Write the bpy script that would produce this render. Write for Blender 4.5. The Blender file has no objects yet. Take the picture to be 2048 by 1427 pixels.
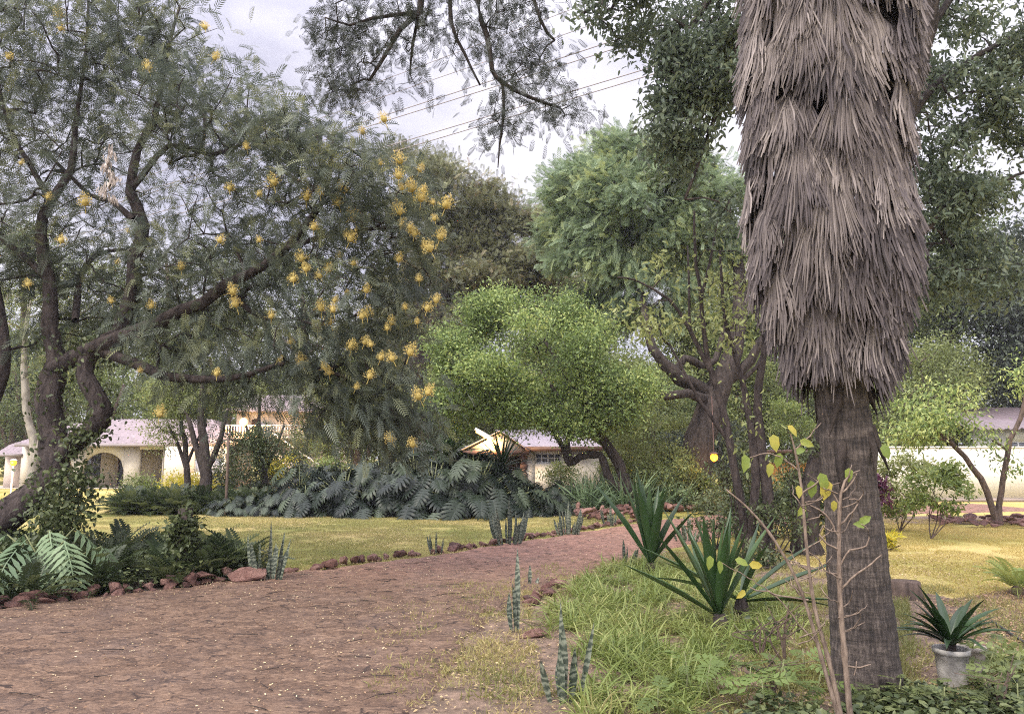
import bpy, math, random
import numpy as np
from mathutils import Vector, noise

# ---------------------------------------------------------------- camera, world, sun, exposure
F = 1500.0; PITCH = math.atan((915-713.5)/F); CAMH = 1.6
scene = bpy.context.scene
C = scene.collection
cam = bpy.data.objects.new('camera', bpy.data.cameras.new('camera')); C.objects.link(cam)
cam.location = (0, 0, CAMH); cam.rotation_euler = (math.pi/2+PITCH, 0, 0)
cam.data.sensor_width = 36.0; cam.data.lens = 36.0*F/2048; cam.data.clip_end = 2000; cam.data.clip_start = 0.05
scene.camera = cam
SUN_EL, SUN_AZ = 48.0, 215.0      # degrees; azimuth clockwise from +Y, sun behind the camera to the left
w = bpy.data.worlds.new('World'); scene.world = w; w.use_nodes = True
nt = w.node_tree; nt.nodes.clear(); N = nt.nodes.new; L = nt.links.new
out = N('ShaderNodeOutputWorld'); bg = N('ShaderNodeBackground'); bg.inputs[1].default_value = 1.0
sky = N('ShaderNodeTexSky'); sky.sky_type = 'NISHITA'; sky.sun_disc = False
sky.sun_elevation = math.radians(SUN_EL); sky.sun_rotation = math.radians(SUN_AZ)
sc_ = N('ShaderNodeVectorMath'); sc_.operation = 'SCALE'; sc_.inputs['Scale'].default_value = 0.07; L(sky.outputs[0], sc_.inputs[0])
tc = N('ShaderNodeTexCoord'); sep = N('ShaderNodeSeparateXYZ'); L(tc.outputs['Generated'], sep.inputs[0])
mp = N('ShaderNodeMapping'); mp.inputs['Scale'].default_value = (1.0, 1.0, 2.6); mp.inputs['Location'].default_value = (0.35, 0.1, 0.2); L(tc.outputs['Generated'], mp.inputs[0])
nz = N('ShaderNodeTexNoise'); nz.inputs['Scale'].default_value = 2.6; nz.inputs['Detail'].default_value = 6; nz.inputs['Roughness'].default_value = 0.5; L(mp.outputs[0], nz.inputs[0])
rp = N('ShaderNodeValToRGB'); e = rp.color_ramp.elements
e[0].position = 0.40; e[0].color = (0.39, 0.38, 0.46, 1); e[1].position = 0.58; e[1].color = (0.66, 0.64, 0.69, 1)
L(nz.outputs[0], rp.inputs[0])
# overcast: brighter overhead and round the hidden sun than near the horizon
gr = N('ShaderNodeMapRange'); gr.interpolation_type = 'SMOOTHSTEP'; gr.inputs['From Min'].default_value = 0.42; gr.inputs['From Max'].default_value = 1.0
gr.inputs['To Min'].default_value = 0.60; gr.inputs['To Max'].default_value = 2.1; L(sep.outputs['Z'], gr.inputs['Value'])
dt = N('ShaderNodeVectorMath'); dt.operation = 'DOT_PRODUCT'; L(tc.outputs['Generated'], dt.inputs[0])
dt.inputs[1].default_value = (math.sin(math.radians(SUN_AZ))*math.cos(math.radians(SUN_EL)), math.cos(math.radians(SUN_AZ))*math.cos(math.radians(SUN_EL)), math.sin(math.radians(SUN_EL)))
g2 = N('ShaderNodeMapRange'); g2.interpolation_type = 'SMOOTHSTEP'; g2.inputs['From Min'].default_value = -0.1; g2.inputs['From Max'].default_value = 1.0; g2.inputs['To Min'].default_value = 0.0; g2.inputs['To Max'].default_value = 1.1; L(dt.outputs['Value'], g2.inputs['Value'])
ad = N('ShaderNodeMath'); ad.operation = 'ADD'; L(gr.outputs[0], ad.inputs[0]); L(g2.outputs[0], ad.inputs[1]); gr = ad
sc2 = N('ShaderNodeVectorMath'); sc2.operation = 'SCALE'; L(rp.outputs[0], sc2.inputs[0]); L(gr.outputs[0], sc2.inputs['Scale'])
mix = N('ShaderNodeMix'); mix.data_type = 'RGBA'; mix.inputs[0].default_value = 0.93; L(sc_.outputs[0], mix.inputs[6]); L(sc2.outputs[0], mix.inputs[7])
L(mix.outputs[2], bg.inputs[0]); L(bg.outputs[0], out.inputs[0])
sun = bpy.data.objects.new('sun', bpy.data.lights.new('sun', 'SUN')); C.objects.link(sun)
sun.data.energy = 1.5; sun.data.angle = math.radians(18); sun.data.color = (1.0, 0.91, 0.78)
az, el = math.radians(SUN_AZ), math.radians(SUN_EL)
sdir = Vector((math.sin(az)*math.cos(el), math.cos(az)*math.cos(el), math.sin(el)))
sun.rotation_euler = sdir.to_track_quat('Z', 'Y').to_euler()
scene.view_settings.view_transform = 'Standard'; scene.view_settings.look = 'None'
scene.view_settings.exposure = 1.52; scene.view_settings.gamma = 1.0
scene.cycles.use_denoising = False; scene.cycles.max_bounces = 6; scene.cycles.transparent_max_bounces = 4
scene.cycles.diffuse_bounces = 2; scene.cycles.glossy_bounces = 2; scene.cycles.transmission_bounces = 3
scene.cycles.sample_clamp_indirect = 4; scene.cycles.pixel_filter_type = 'BLACKMAN_HARRIS'; scene.cycles.filter_width = 1.1

# ---------------------------------------------------------------- pixel -> world point helpers
ca, sa = math.cos(PITCH), math.sin(PITCH)
def at(u, v, Y):
    cx, cy = (u-1024)/F, (713.5-v)/F
    d = np.array([cx, ca-cy*sa, sa+cy*ca]); d = d*(Y/d[1]); d[2] += CAMH; return d
def gr0(u, v, z=0.0):
    cx, cy = (u-1024)/F, (713.5-v)/F
    d = np.array([cx, ca-cy*sa, sa+cy*ca]); t = (z-CAMH)/d[2]; d = d*t; d[2] = z; return d
def pxm(Y): return Y/F
rng = np.random.default_rng(7); random.seed(7)
def norm(a): return a/np.maximum(np.linalg.norm(a, axis=-1, keepdims=True), 1e-9)

# ---------------------------------------------------------------- mesh accumulation
class Acc:
    def __init__(s): s.V = []; s.Q = []; s.A = []; s.n = 0
    def raw(s, V, Q, a=0.5):
        V = np.asarray(V, float).reshape(-1, 3); Q = np.asarray(Q, int).reshape(-1, 4)
        s.V.append(V); s.Q.append(Q+s.n); s.A.append(np.broadcast_to(np.asarray(a, float), (len(V),)).copy()); s.n += len(V); return s
    def inst(s, T, M, P, a):      # T=(V,Q) template; M (k,3,3) columns = axes*scale; P (k,3); a (k,)
        V, Q = T; k = len(P)
        if k == 0: return s
        W = np.einsum('kij,nj->kni', M, V)+P[:, None, :]
        QQ = (Q[None]+(np.arange(k)*len(V))[:, None, None]).reshape(-1, 4)
        return s.raw(W.reshape(-1, 3), QQ, np.repeat(a, len(V)))
    def box(s, x0, x1, y0, y1, z0, z1, a=0.5):
        V = [(x, y, z) for z in (z0, z1) for y in (y0, y1) for x in (x0, x1)]
        return s.raw(V, [(0, 2, 3, 1), (4, 5, 7, 6), (0, 1, 5, 4), (2, 6, 7, 3), (0, 4, 6, 2), (1, 3, 7, 5)], a)
    def tube(s, P, R, sides=6, a=0.5, wob=0.0, cap=True):
        P = np.asarray(P, float); R = np.broadcast_to(np.asarray(R, float), (len(P),)); n = len(P)
        T = norm(np.gradient(P, axis=0)); ref = np.array([0., 0, 1.]) if abs(T[:, 2]).mean() < 0.8 else np.array([1., 0, 0])
        X = norm(np.cross(T, ref)); Y = np.cross(T, X)
        th = np.linspace(0, 2*np.pi, sides, endpoint=False)
        rr = R[:, None]*np.ones(sides)
        if wob: rr = rr*(1+wob*rng.normal(size=(n, sides))+wob*np.sin(th*3+rng.uniform(0, 6))[None])
        V = P[:, None]+rr[..., None]*(np.cos(th)[None, :, None]*X[:, None]+np.sin(th)[None, :, None]*Y[:, None])
        i = np.arange(n-1)[:, None]*sides; j = np.arange(sides)[None]; j2 = (j+1) % sides
        Q = np.stack([i+j, i+j2, i+sides+j2, i+sides+j], -1).reshape(-1, 4)
        V = V.reshape(-1, 3)
        if cap:
            V = np.vstack([V, P[-1:], P[:1]]); b = (n-1)*sides; m = n*sides
            Q = np.vstack([Q]+[[(b+k, b+(k+1) % sides, b+(k+2) % sides, m)] for k in range(0, sides-1, 2)])
        return s.raw(V, Q, a)
    def build(s, name, mat, parent=None, smooth=False, origin=None):
        V = np.concatenate(s.V) if s.V else np.zeros((0, 3)); Q = np.concatenate(s.Q) if s.Q else np.zeros((0, 4), int); A = np.concatenate(s.A)
        if origin is not None: V = V-np.asarray(origin)
        me = bpy.data.meshes.new(name)
        me.vertices.add(len(V)); me.vertices.foreach_set('co', V.astype(np.float32).ravel())
        me.loops.add(Q.size); me.loops.foreach_set('vertex_index', Q.astype(np.int32).ravel())
        me.polygons.add(len(Q)); me.polygons.foreach_set('loop_start', np.arange(0, Q.size, 4, dtype=np.int32))
        me.polygons.foreach_set('loop_total', np.full(len(Q), 4, dtype=np.int32))
        if smooth: me.polygons.foreach_set('use_smooth', np.ones(len(Q), dtype=bool))
        at_ = me.attributes.new('rnd', 'FLOAT', 'POINT'); at_.data.foreach_set('value', A.astype(np.float32))
        me.update(calc_edges=True)
        if mat: me.materials.append(mat)
        o = bpy.data.objects.new(name, me); C.objects.link(o)
        if parent is not None: o.parent = parent
        elif origin is not None: o.location = origin
        return o
def tag(o, label=None, cat=None, group=None, kind=None):
    for k, v in (('label', label), ('category', cat), ('group', group), ('kind', kind)):
        if v: o[k] = v
    return o
def thing(name, label, cat, loc=(0, 0, 0), group=None):
    o = bpy.data.objects.new(name, None); C.objects.link(o); o.location = tuple(loc); o.empty_display_size = 0.2
    return tag(o, label, cat, group)
def part(acc, name, mat, th, smooth=False, label=None, world=True):
    """a part whose geometry was made in world space, re-based on its thing"""
    loc = np.array(th.location)
    p = th.parent
    while p is not None: loc = loc+np.array(p.location); p = p.parent
    o = acc.build(name, mat, None, smooth, origin=loc if world else None)
    o.location = (0, 0, 0); o.parent = th
    if label: o['label'] = label
    return o
def copy_tree(o, parent=None):
    c = o.copy(); C.objects.link(c); c.parent = parent
    for ch in o.children: copy_tree(ch, c)
    return c

# ---------------------------------------------------------------- materials
def newmat(name):
    m = bpy.data.materials.new(name); m.use_nodes = True; nt = m.node_tree; b = nt.nodes['Principled BSDF']; return m, nt, b
def ramp(nt, fac, cols):
    r = nt.nodes.new('ShaderNodeValToRGB'); el = r.color_ramp.elements
    while len(el) < len(cols): el.new(0.5)
    for k, (p, c) in enumerate(cols): el[k].position = p; el[k].color = (*c, 1)
    nt.links.new(fac, r.inputs[0]); return r.outputs[0]
def noise_(nt, scale, detail=4, rough=0.55, stretch=None, coord='Object', dist=0.0):
    t = nt.nodes.new('ShaderNodeTexCoord'); n = nt.nodes.new('ShaderNodeTexNoise'); n.inputs['Scale'].default_value = scale
    n.inputs['Detail'].default_value = detail; n.inputs['Roughness'].default_value = rough; n.inputs['Distortion'].default_value = dist
    if stretch:
        m = nt.nodes.new('ShaderNodeMapping'); m.inputs['Scale'].default_value = stretch; nt.links.new(t.outputs[coord], m.inputs[0]); nt.links.new(m.outputs[0], n.inputs[0])
    else: nt.links.new(t.outputs[coord], n.inputs[0])
    return n.outputs[0]
def mth(nt, op, a, b, clamp=False):
    m = nt.nodes.new('ShaderNodeMath'); m.operation = op; m.use_clamp = clamp
    for i, x in enumerate((a, b)):
        if isinstance(x, (int, float)): m.inputs[i].default_value = x
        else: nt.links.new(x, m.inputs[i])
    return m.outputs[0]
def mixc(nt, f, a, b):
    m = nt.nodes.new('ShaderNodeMix'); m.data_type = 'RGBA'
    for i, x in ((0, f), (6, a), (7, b)):
        if isinstance(x, (int, float)): m.inputs[i].default_value = x
        elif isinstance(x, tuple): m.inputs[i].default_value = (*x, 1)
        else: nt.links.new(x, m.inputs[i])
    return m.outputs[2]
def bump(nt, b, h, s=0.5, d=0.02):
    n = nt.nodes.new('ShaderNodeBump'); n.inputs['Strength'].default_value = s; n.inputs['Distance'].default_value = d
    nt.links.new(h, n.inputs['Height']); nt.links.new(n.outputs[0], b.inputs['Normal'])
def attr(nt, name='rnd'):
    a = nt.nodes.new('ShaderNodeAttribute'); a.attribute_name = name; return a.outputs['Fac']
def leafmat(name, cols, trans=0.3, rough=0.5, nscale=0.6, spec=0.4, k=1.0):
    """leaf colour from a value stored per leaf, plus a soft patch noise through the crown"""
    m, nt, b = newmat(name); cols = [tuple(x*k for x in c) for c in cols]
    f = mth(nt, 'ADD', mth(nt, 'MULTIPLY', attr(nt), 0.75), mth(nt, 'MULTIPLY', noise_(nt, nscale, 2), 0.3))
    k = len(cols); c = ramp(nt, f, [(0.12+0.8*i/(k-1), cols[i]) for i in range(k)])
    nt.links.new(c, b.inputs['Base Color']); b.inputs['Roughness'].default_value = rough; b.inputs['Specular IOR Level'].default_value = spec
    t = nt.nodes.new('ShaderNodeBsdfTranslucent'); mx = nt.nodes.new('ShaderNodeMixShader'); mx.inputs[0].default_value = trans
    hs = nt.nodes.new('ShaderNodeHueSaturation'); hs.inputs['Value'].default_value = 1.35; hs.inputs['Hue'].default_value = 0.485; nt.links.new(c, hs.inputs['Color'])
    nt.links.new(hs.outputs[0], t.inputs[0]); nt.links.new(b.outputs[0], mx.inputs[1]); nt.links.new(t.outputs[0], mx.inputs[2])
    nt.links.new(mx.outputs[0], nt.nodes['Material Output'].inputs[0]); return m
def barkmat(name, c0, c1, scale=9, stretch=(1, 1, 0.25), bs=0.9, bd=0.03, moss=None):
    m, nt, b = newmat(name)
    n = noise_(nt, scale, 6, 0.65, stretch); n2 = noise_(nt, 1.7, 3)
    c = ramp(nt, n, [(0.3, c0), (0.7, c1)])
    if moss: c = mixc(nt, ramp(nt, n2, [(0.48, (0, 0, 0)), (0.62, (0.8, 0.8, 0.8))]), c, moss)
    nt.links.new(c, b.inputs['Base Color']); b.inputs['Roughness'].default_value = 0.95; b.inputs['Specular IOR Level'].default_value = 0.2
    bump(nt, b, n, bs, bd); return m
def plain(name, c, rough=0.7, var=0.0, scale=3, bs=0.0, metal=0.0):
    m, nt, b = newmat(name); b.inputs['Roughness'].default_value = rough; b.inputs['Metallic'].default_value = metal
    n = noise_(nt, scale, 6, 0.6)
    lo = tuple(x*(1-var) for x in c); hi = tuple(min(1, x*(1+var)) for x in c)
    nt.links.new(ramp(nt, n, [(0.3, lo), (0.7, hi)]), b.inputs['Base Color'])
    if bs: bump(nt, b, n, bs, 0.02)
    return m
def glow(name, c, s):
    m, nt, b = newmat(name); b.inputs['Base Color'].default_value = (*c, 1); b.inputs['Emission Color'].default_value = (*c, 1); b.inputs['Emission Strength'].default_value = s; return m

M = {}
M['bark_grey'] = barkmat('bark_grey', (0.014, 0.011, 0.012), (0.085, 0.068, 0.062), 14, (1, 1, .35), 1.0, .06)
M['bark_dark'] = barkmat('bark_dark', (0.012, 0.01, 0.01), (0.075, 0.06, 0.052), 12, (1, 1, .35), 1.0, .06)
M['bark_pale'] = barkmat('bark_pale', (0.14, 0.12, 0.1), (0.36, 0.33, 0.28), 5, (1, 1, 0.6), 0.4)
M['bark_mid'] = barkmat('bark_mid', (0.045, 0.035, 0.03), (0.16, 0.115, 0.09), 12)
M['twig'] = barkmat('twig', (0.07, 0.05, 0.04), (0.26, 0.2, 0.155), 40, (1, 1, 0.3), 0.3)
M['stem_green'] = barkmat('stem_green', (0.1, 0.12, 0.05), (0.24, 0.25, 0.13), 30, (1, 1, 0.3), 0.3)
M['lf_flower_tree'] = leafmat('lf_flower_tree', [(0.028, 0.036, 0.034), (0.056, 0.07, 0.055), (0.088, 0.104, 0.072), (0.20, 0.21, 0.09)], 0.32, k=1.35)
M['lf_overhead'] = leafmat('lf_overhead', [(0.018, 0.025, 0.02), (0.05, 0.06, 0.042)], 0.15)
M['lf_broad'] = leafmat('lf_broad', [(0.028, 0.04, 0.03), (0.06, 0.08, 0.05), (0.12, 0.14, 0.09)], 0.3, k=1.6)
M['lf_feather'] = leafmat('lf_feather', [(0.05, 0.078, 0.052), (0.12, 0.17, 0.10), (0.19, 0.25, 0.14), (0.33, 0.37, 0.15)], 0.3, 0.5, 0.9, k=1.25)
M['lf_acacia'] = leafmat('lf_acacia', [(0.04, 0.048, 0.03), (0.085, 0.09, 0.048), (0.12, 0.13, 0.06), (0.20, 0.15, 0.10)], 0.25, k=1.6)
M['lf_lime'] = leafmat('lf_lime', [(0.05, 0.07, 0.025), (0.10, 0.155, 0.05), (0.22, 0.30, 0.09), (0.48, 0.53, 0.19)], 0.34, 0.5, 1.0, k=1.08)
M['lf_olive'] = leafmat('lf_olive', [(0.06, 0.075, 0.03), (0.12, 0.15, 0.05), (0.22, 0.24, 0.09)], 0.35, k=1.35)
M['lf_back'] = leafmat('lf_back', [(0.04, 0.06, 0.03), (0.09, 0.12, 0.045), (0.18, 0.2, 0.08)], 0.35, k=1.45)
M['lf_evergreen'] = leafmat('lf_evergreen', [(0.035, 0.048, 0.038), (0.085, 0.105, 0.07)], 0.2)
M['lf_bright'] = leafmat('lf_bright', [(0.08, 0.115, 0.03), (0.15, 0.21, 0.055), (0.32, 0.35, 0.10)], 0.35)
M['lf_yellow'] = leafmat('lf_yellow', [(0.25, 0.28, 0.03), (0.5, 0.46, 0.05), (0.65, 0.55, 0.08)], 0.4)
M['lf_purple'] = leafmat('lf_purple', [(0.05, 0.012, 0.03), (0.14, 0.04, 0.08)], 0.2)
M['lf_monstera'] = leafmat('lf_monstera', [(0.010, 0.018, 0.013), (0.028, 0.046, 0.03), (0.048, 0.07, 0.042), (0.15, 0.195, 0.12)], 0.12, 0.45, spec=0.3, k=.5)
M['lf_fern'] = leafmat('lf_fern', [(0.02, 0.034, 0.016), (0.055, 0.078, 0.032), (0.12, 0.145, 0.06)], 0.25, k=1.0)
M['lf_split'] = leafmat('lf_split', [(0.06, 0.1, 0.05), (0.13, 0.19, 0.1), (0.2, 0.27, 0.15)], 0.3, k=1.35)
M['lf_ivy'] = leafmat('lf_ivy', [(0.025, 0.038, 0.016), (0.06, 0.08, 0.03), (0.13, 0.15, 0.06)], 0.25, k=1.1)
M['lf_sapling'] = leafmat('lf_sapling', [(0.08, 0.14, 0.03), (0.2, 0.26, 0.055), (0.46, 0.38, 0.07)], 0.4, nscale=18)
M['grass_long'] = leafmat('grass_long', [(0.07, 0.11, 0.025), (0.16, 0.22, 0.05), (0.28, 0.33, 0.095), (0.50, 0.45, 0.2)], 0.35, 0.5, 1.2, k=.8)
M['grass_short'] = leafmat('grass_short', [(0.12, 0.14, 0.045), (0.25, 0.235, 0.08), (0.46, 0.37, 0.17)], 0.35, 0.6, 0.5)
M['grass_gold'] = leafmat('grass_gold', [(0.22, 0.2, 0.055), (0.38, 0.31, 0.09), (0.58, 0.45, 0.2)], 0.35, 0.6, 0.5)
M['agave'] = leafmat('agave', [(0.012, 0.03, 0.010), (0.03, 0.065, 0.02), (0.07, 0.12, 0.045)], 0.12, 0.38, 3, 0.45)
M['flower'] = leafmat('flower', [(0.42, 0.34, 0.10), (0.62, 0.50, 0.17), (0.78, 0.66, 0.33)], 0.3, 0.6)
M['dry_leaf'] = leafmat('dry_leaf', [(0.2, 0.12, 0.07), (0.4, 0.26, 0.16)], 0.2, 0.8)
M['litter'] = leafmat('litter', [(0.16, 0.10, 0.06), (0.36, 0.27, 0.14), (0.55, 0.44, 0.24), (0.68, 0.6, 0.4)], 0.1, 0.8)
M['palm_dead'] = leafmat('palm_dead', [(0.035, 0.03, 0.03), (0.09, 0.076, 0.078), (0.145, 0.124, 0.118), (0.285, 0.248, 0.232)], 0.08, 0.8, 3.0, 0.2)
m, nt, b = newmat('sansevieria')
t_ = nt.nodes.new('ShaderNodeTexCoord'); wv = nt.nodes.new('ShaderNodeTexWave'); wv.wave_type = 'BANDS'; wv.bands_direction = 'Z'
wv.inputs['Scale'].default_value = 6; wv.inputs['Distortion'].default_value = 9; wv.inputs['Detail'].default_value = 3; wv.inputs['Detail Scale'].default_value = 2.5
nt.links.new(t_.outputs['Object'], wv.inputs[0])
nt.links.new(ramp(nt, mth(nt, 'ADD', mth(nt, 'MULTIPLY', wv.outputs[1], 0.7), mth(nt, 'MULTIPLY', attr(nt), 0.4)), [(0.1, (0.022, 0.032, 0.024)), (0.5, (0.06, 0.078, 0.055)), (0.95, (0.19, 0.21, 0.155))]), b.inputs['Base Color'])
b.inputs['Roughness'].default_value = 0.5; M['sans'] = m

# rock, soil, lawn, path
m, nt, b = newmat('rock_red'); n1 = noise_(nt, 2.2, 5, 0.6, coord='Object'); oi = nt.nodes.new('ShaderNodeObjectInfo')
f = mth(nt, 'ADD', mth(nt, 'MULTIPLY', n1, 0.7), mth(nt, 'MULTIPLY', oi.outputs['Random'], 0.35))
nt.links.new(ramp(nt, f, [(0.25, (0.06, 0.032, 0.027)), (0.5, (0.19, 0.09, 0.072)), (0.85, (0.42, 0.25, 0.2))]), b.inputs['Base Color'])
b.inputs['Roughness'].default_value = 0.9; bump(nt, b, noise_(nt, 7, 8, .7), 1.0, 0.08); M['rock'] = m
m, nt, b = newmat('lawn'); n1 = noise_(nt, 0.35, 5, 0.6); n2 = noise_(nt, 9, 6, 0.7); n3 = noise_(nt, 60, 4, 0.7)
c = ramp(nt, n1, [(0.36, (0.13, 0.16, 0.04)), (0.5, (0.25, 0.235, 0.075)), (0.64, (0.4, 0.32, 0.13))])
geo = nt.nodes.new('ShaderNodeNewGeometry'); sp = nt.nodes.new('ShaderNodeSeparateXYZ'); nt.links.new(geo.outputs['Position'], sp.inputs[0])
def rng_map(nt, v, a, b_):
    r = nt.nodes.new('ShaderNodeMapRange'); r.interpolation_type = 'SMOOTHSTEP'; r.inputs['From Min'].default_value = a; r.inputs['From Max'].default_value = b_; nt.links.new(v, r.inputs['Value']); return r.outputs[0]
far = rng_map(nt, sp.outputs['Y'], 22, 27); right = rng_map(nt, sp.outputs['X'], 2.6, 5.5)
gold = mth(nt, 'MAXIMUM', far, right)
c = mixc(nt, mth(nt, 'MULTIPLY', gold, 0.85), c, ramp(nt, n1, [(0.38, (0.29, 0.27, 0.07)), (0.62, (0.52, 0.41, 0.16))]))
c = mixc(nt, ramp(nt, n2, [(0.45, (0, 0, 0)), (0.75, (0.55, 0.55, 0.55))]), c, (0.3, 0.2, 0.12))
c = mixc(nt, ramp(nt, n3, [(0.5, (0, 0, 0)), (0.7, (0.5, 0.5, 0.5))]), c, (0.1, 0.1, 0.03))
nt.links.new(c, b.inputs['Base Color']); b.inputs['Roughness'].default_value = 1.0; b.inputs['Specular IOR Level'].default_value = 0.1
bump(nt, b, n3, 0.6, 0.03); M['lawn'] = m
def soilmat(name, c0, c1):
    m, nt, b = newmat(name); n = noise_(nt, 7, 8, 0.7)
    nt.links.new(ramp(nt, n, [(0.35, c0), (0.68, c1)]), b.inputs['Base Color']); b.inputs['Roughness'].default_value = 1; bump(nt, b, n, 0.8, 0.06); return m
M['soil'] = soilmat('soil', (0.035, 0.025, 0.02), (0.13, 0.09, 0.065))
M['soil_red'] = soilmat('soil_red', (0.07, 0.05, 0.035), (0.25, 0.17, 0.12))
m, nt, b = newmat('path_stone'); a_ = attr(nt, 'rnd'); e_ = attr(nt, 'edge')
n1 = noise_(nt, 1.3, 5, 0.6); n2 = noise_(nt, 17, 8, 0.78, (0.55, 1.5, 1), dist=.6); n3 = noise_(nt, 6, 7, 0.72); n4 = noise_(nt, 34, 8, 0.8, (.6, 1.4, 1))
c = ramp(nt, mth(nt, 'ADD', mth(nt, 'MULTIPLY', a_, 0.12), mth(nt, 'MULTIPLY', n4, 0.88)), [(0.36, (0.05, 0.032, 0.024)), (0.5, (0.128, 0.081, 0.055)), (0.64, (0.225, 0.15, 0.102))])
geo = nt.nodes.new('ShaderNodeNewGeometry'); sp = nt.nodes.new('ShaderNodeSeparateXYZ'); nt.links.new(geo.outputs['Position'], sp.inputs[0])
c = mixc(nt, mth(nt, 'MULTIPLY', rng_map(nt, sp.outputs['Y'], 8, 14), 0.6), c, ramp(nt, n3, [(0.35, (0.18, 0.088, 0.066)), (0.65, (0.40, 0.215, 0.165))]))
tcp = nt.nodes.new('ShaderNodeTexCoord'); nd = nt.nodes.new('ShaderNodeTexNoise'); nd.inputs['Scale'].default_value = 5; nd.inputs['Detail'].default_value = 4; nt.links.new(tcp.outputs['Object'], nd.inputs[0])
va = nt.nodes.new('ShaderNodeVectorMath'); va.operation = 'MULTIPLY_ADD'; nt.links.new(nd.outputs['Color'], va.inputs[0]); va.inputs[1].default_value = (.16, .16, 0); nt.links.new(tcp.outputs['Object'], va.inputs[2])
mpp = nt.nodes.new('ShaderNodeMapping'); mpp.inputs['Scale'].default_value = (.8, 1.35, 1); nt.links.new(va.outputs[0], mpp.inputs[0])
vr = nt.nodes.new('ShaderNodeTexVoronoi'); vr.feature = 'DISTANCE_TO_EDGE'; vr.inputs['Scale'].default_value = 6.5; nt.links.new(mpp.outputs[0], vr.inputs[0])
crk = ramp(nt, mth(nt, 'ADD', vr.outputs['Distance'], mth(nt, 'MULTIPLY', mth(nt, 'SUBTRACT', n3, .44), .5)), [(0.0, (.95, .95, .95)), (0.06, (0, 0, 0))])
c = mixc(nt, crk, c, (0.03, 0.02, 0.017))
c = mixc(nt, ramp(nt, n1, [(0.45, (0, 0, 0)), (0.7, (0.3, 0.3, 0.3))]), c, (0.12, 0.09, 0.08))
c = mixc(nt, ramp(nt, n2, [(0.53, (0, 0, 0)), (0.57, (0.6, 0.6, 0.6))]), c, (0.055, 0.037, 0.03))
nt.links.new(c, b.inputs['Base Color']); b.inputs['Roughness'].default_value = 0.9; b.inputs['Specular IOR Level'].default_value = 0.25
bump(nt, b, n2, 0.7, 0.02); M['path'] = m

# ---------------------------------------------------------------- leaf templates: along +Y, normal +Z, unit length
def T(V, Q): return (np.array(V, float), np.array(Q, int))
def t_leaf(wd=0.42, fold=0.07, bend=-0.08):
    return T([(0, 0, 0), (-wd/2, .42, fold), (0, 1, bend), (wd/2, .42, fold)], [(0, 3, 2, 1)])
def t_leaf2(wd=0.5, fold=0.09, bend=-0.15):      # six-cornered leaf, folded on the midrib
    V = [(0, 0, 0), (0, .5, 0), (0, 1, bend), (-wd*.42, .2, fold*.8), (-wd*.38, .65, fold+bend*.4), (wd*.42, .2, fold*.8), (wd*.38, .65, fold+bend*.4)]
    return T(V, [(0, 1, 4, 3), (1, 2, 2, 4), (0, 5, 6, 1), (1, 6, 2, 2)])
def fixq(Tp):
    V, Q = Tp; V = V.copy(); Q = Q.copy()
    V = list(map(tuple, V))
    for q in Q:
        if len(set(q)) < 4:
            for k in range(4):
                if q[k] == q[(k+1) % 4]:
                    a, b = np.array(V[q[k]]), np.array(V[q[(k+2) % 4]])
                    V.append(tuple(a*0.97+b*0.03)); q[(k+1) % 4] = len(V)-1; break
    return T(V, Q)
def t_pinnate(pairs=8, ll=0.34, lw=0.07, arc=-0.25, ang=58, start=0.15, taper=True, stemw=0.012, sag=-0.08):
    V = []; Q = []
    def ctr(t): return np.array([0, math.sin(t*1.0)/math.sin(1.0)*0.97, arc*t*t])
    for k in range(4):
        t0, t1 = k/4, (k+1)/4; a, b = ctr(t0), ctr(t1); n = len(V)
        V += [a-[stemw, 0, 0], a+[stemw, 0, 0], b+[stemw*.7, 0, 0], b-[stemw*.7, 0, 0]]; Q.append((n, n+1, n+2, n+3))
    for i in range(pairs):
        t = start+(1-start)*(i+0.5)/pairs; c = ctr(t)
        l = ll*(math.sin(math.pi*(0.18+0.72*t))**0.7 if taper else 1); an = math.radians(ang-14*t)
        for sgn in (-1, 1):
            d = np.array([sgn*math.sin(an), math.cos(an), sag]); d /= np.linalg.norm(d); s = np.cross(d, [0, 0, 1.])
            s /= np.linalg.norm(s); n = len(V)
            V += [c, c+d*l*.45+s*lw*.5*sgn, c+d*l+np.array([0, 0, sag*l]), c+d*l*.45-s*lw*.5*sgn]; Q.append((n, n+1, n+2, n+3))
    return T(V, Q)
def t_strap(segs=5, wd=0.05, bend=0.6, ch=0.0, peak=0.25):   # grass blade / stiff leaf rising in +Y, falling to -Z
    V = []; Q = []
    x = y = z = 0; p = np.array([0., 0, 0]); an = 0
    for k in range(segs+1):
        t = k/segs; w_ = wd*min(1, 0.55+t/peak*0.45)*(1-max(0, (t-peak)/(1-peak))**1.8)*0.5+0.0008
        V += [p+[-w_, 0, ch*w_*2], p+[0, 0, 0], p+[w_, 0, ch*w_*2]]
        an = bend*(t+0.5/segs); p = p+np.array([0, math.cos(an), -math.sin(an)])/segs
    for k in range(segs):
        a = 3*k; Q += [(a, a+1, a+4, a+3), (a+1, a+2, a+5, a+4)]
    return T(V, Q)
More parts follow.
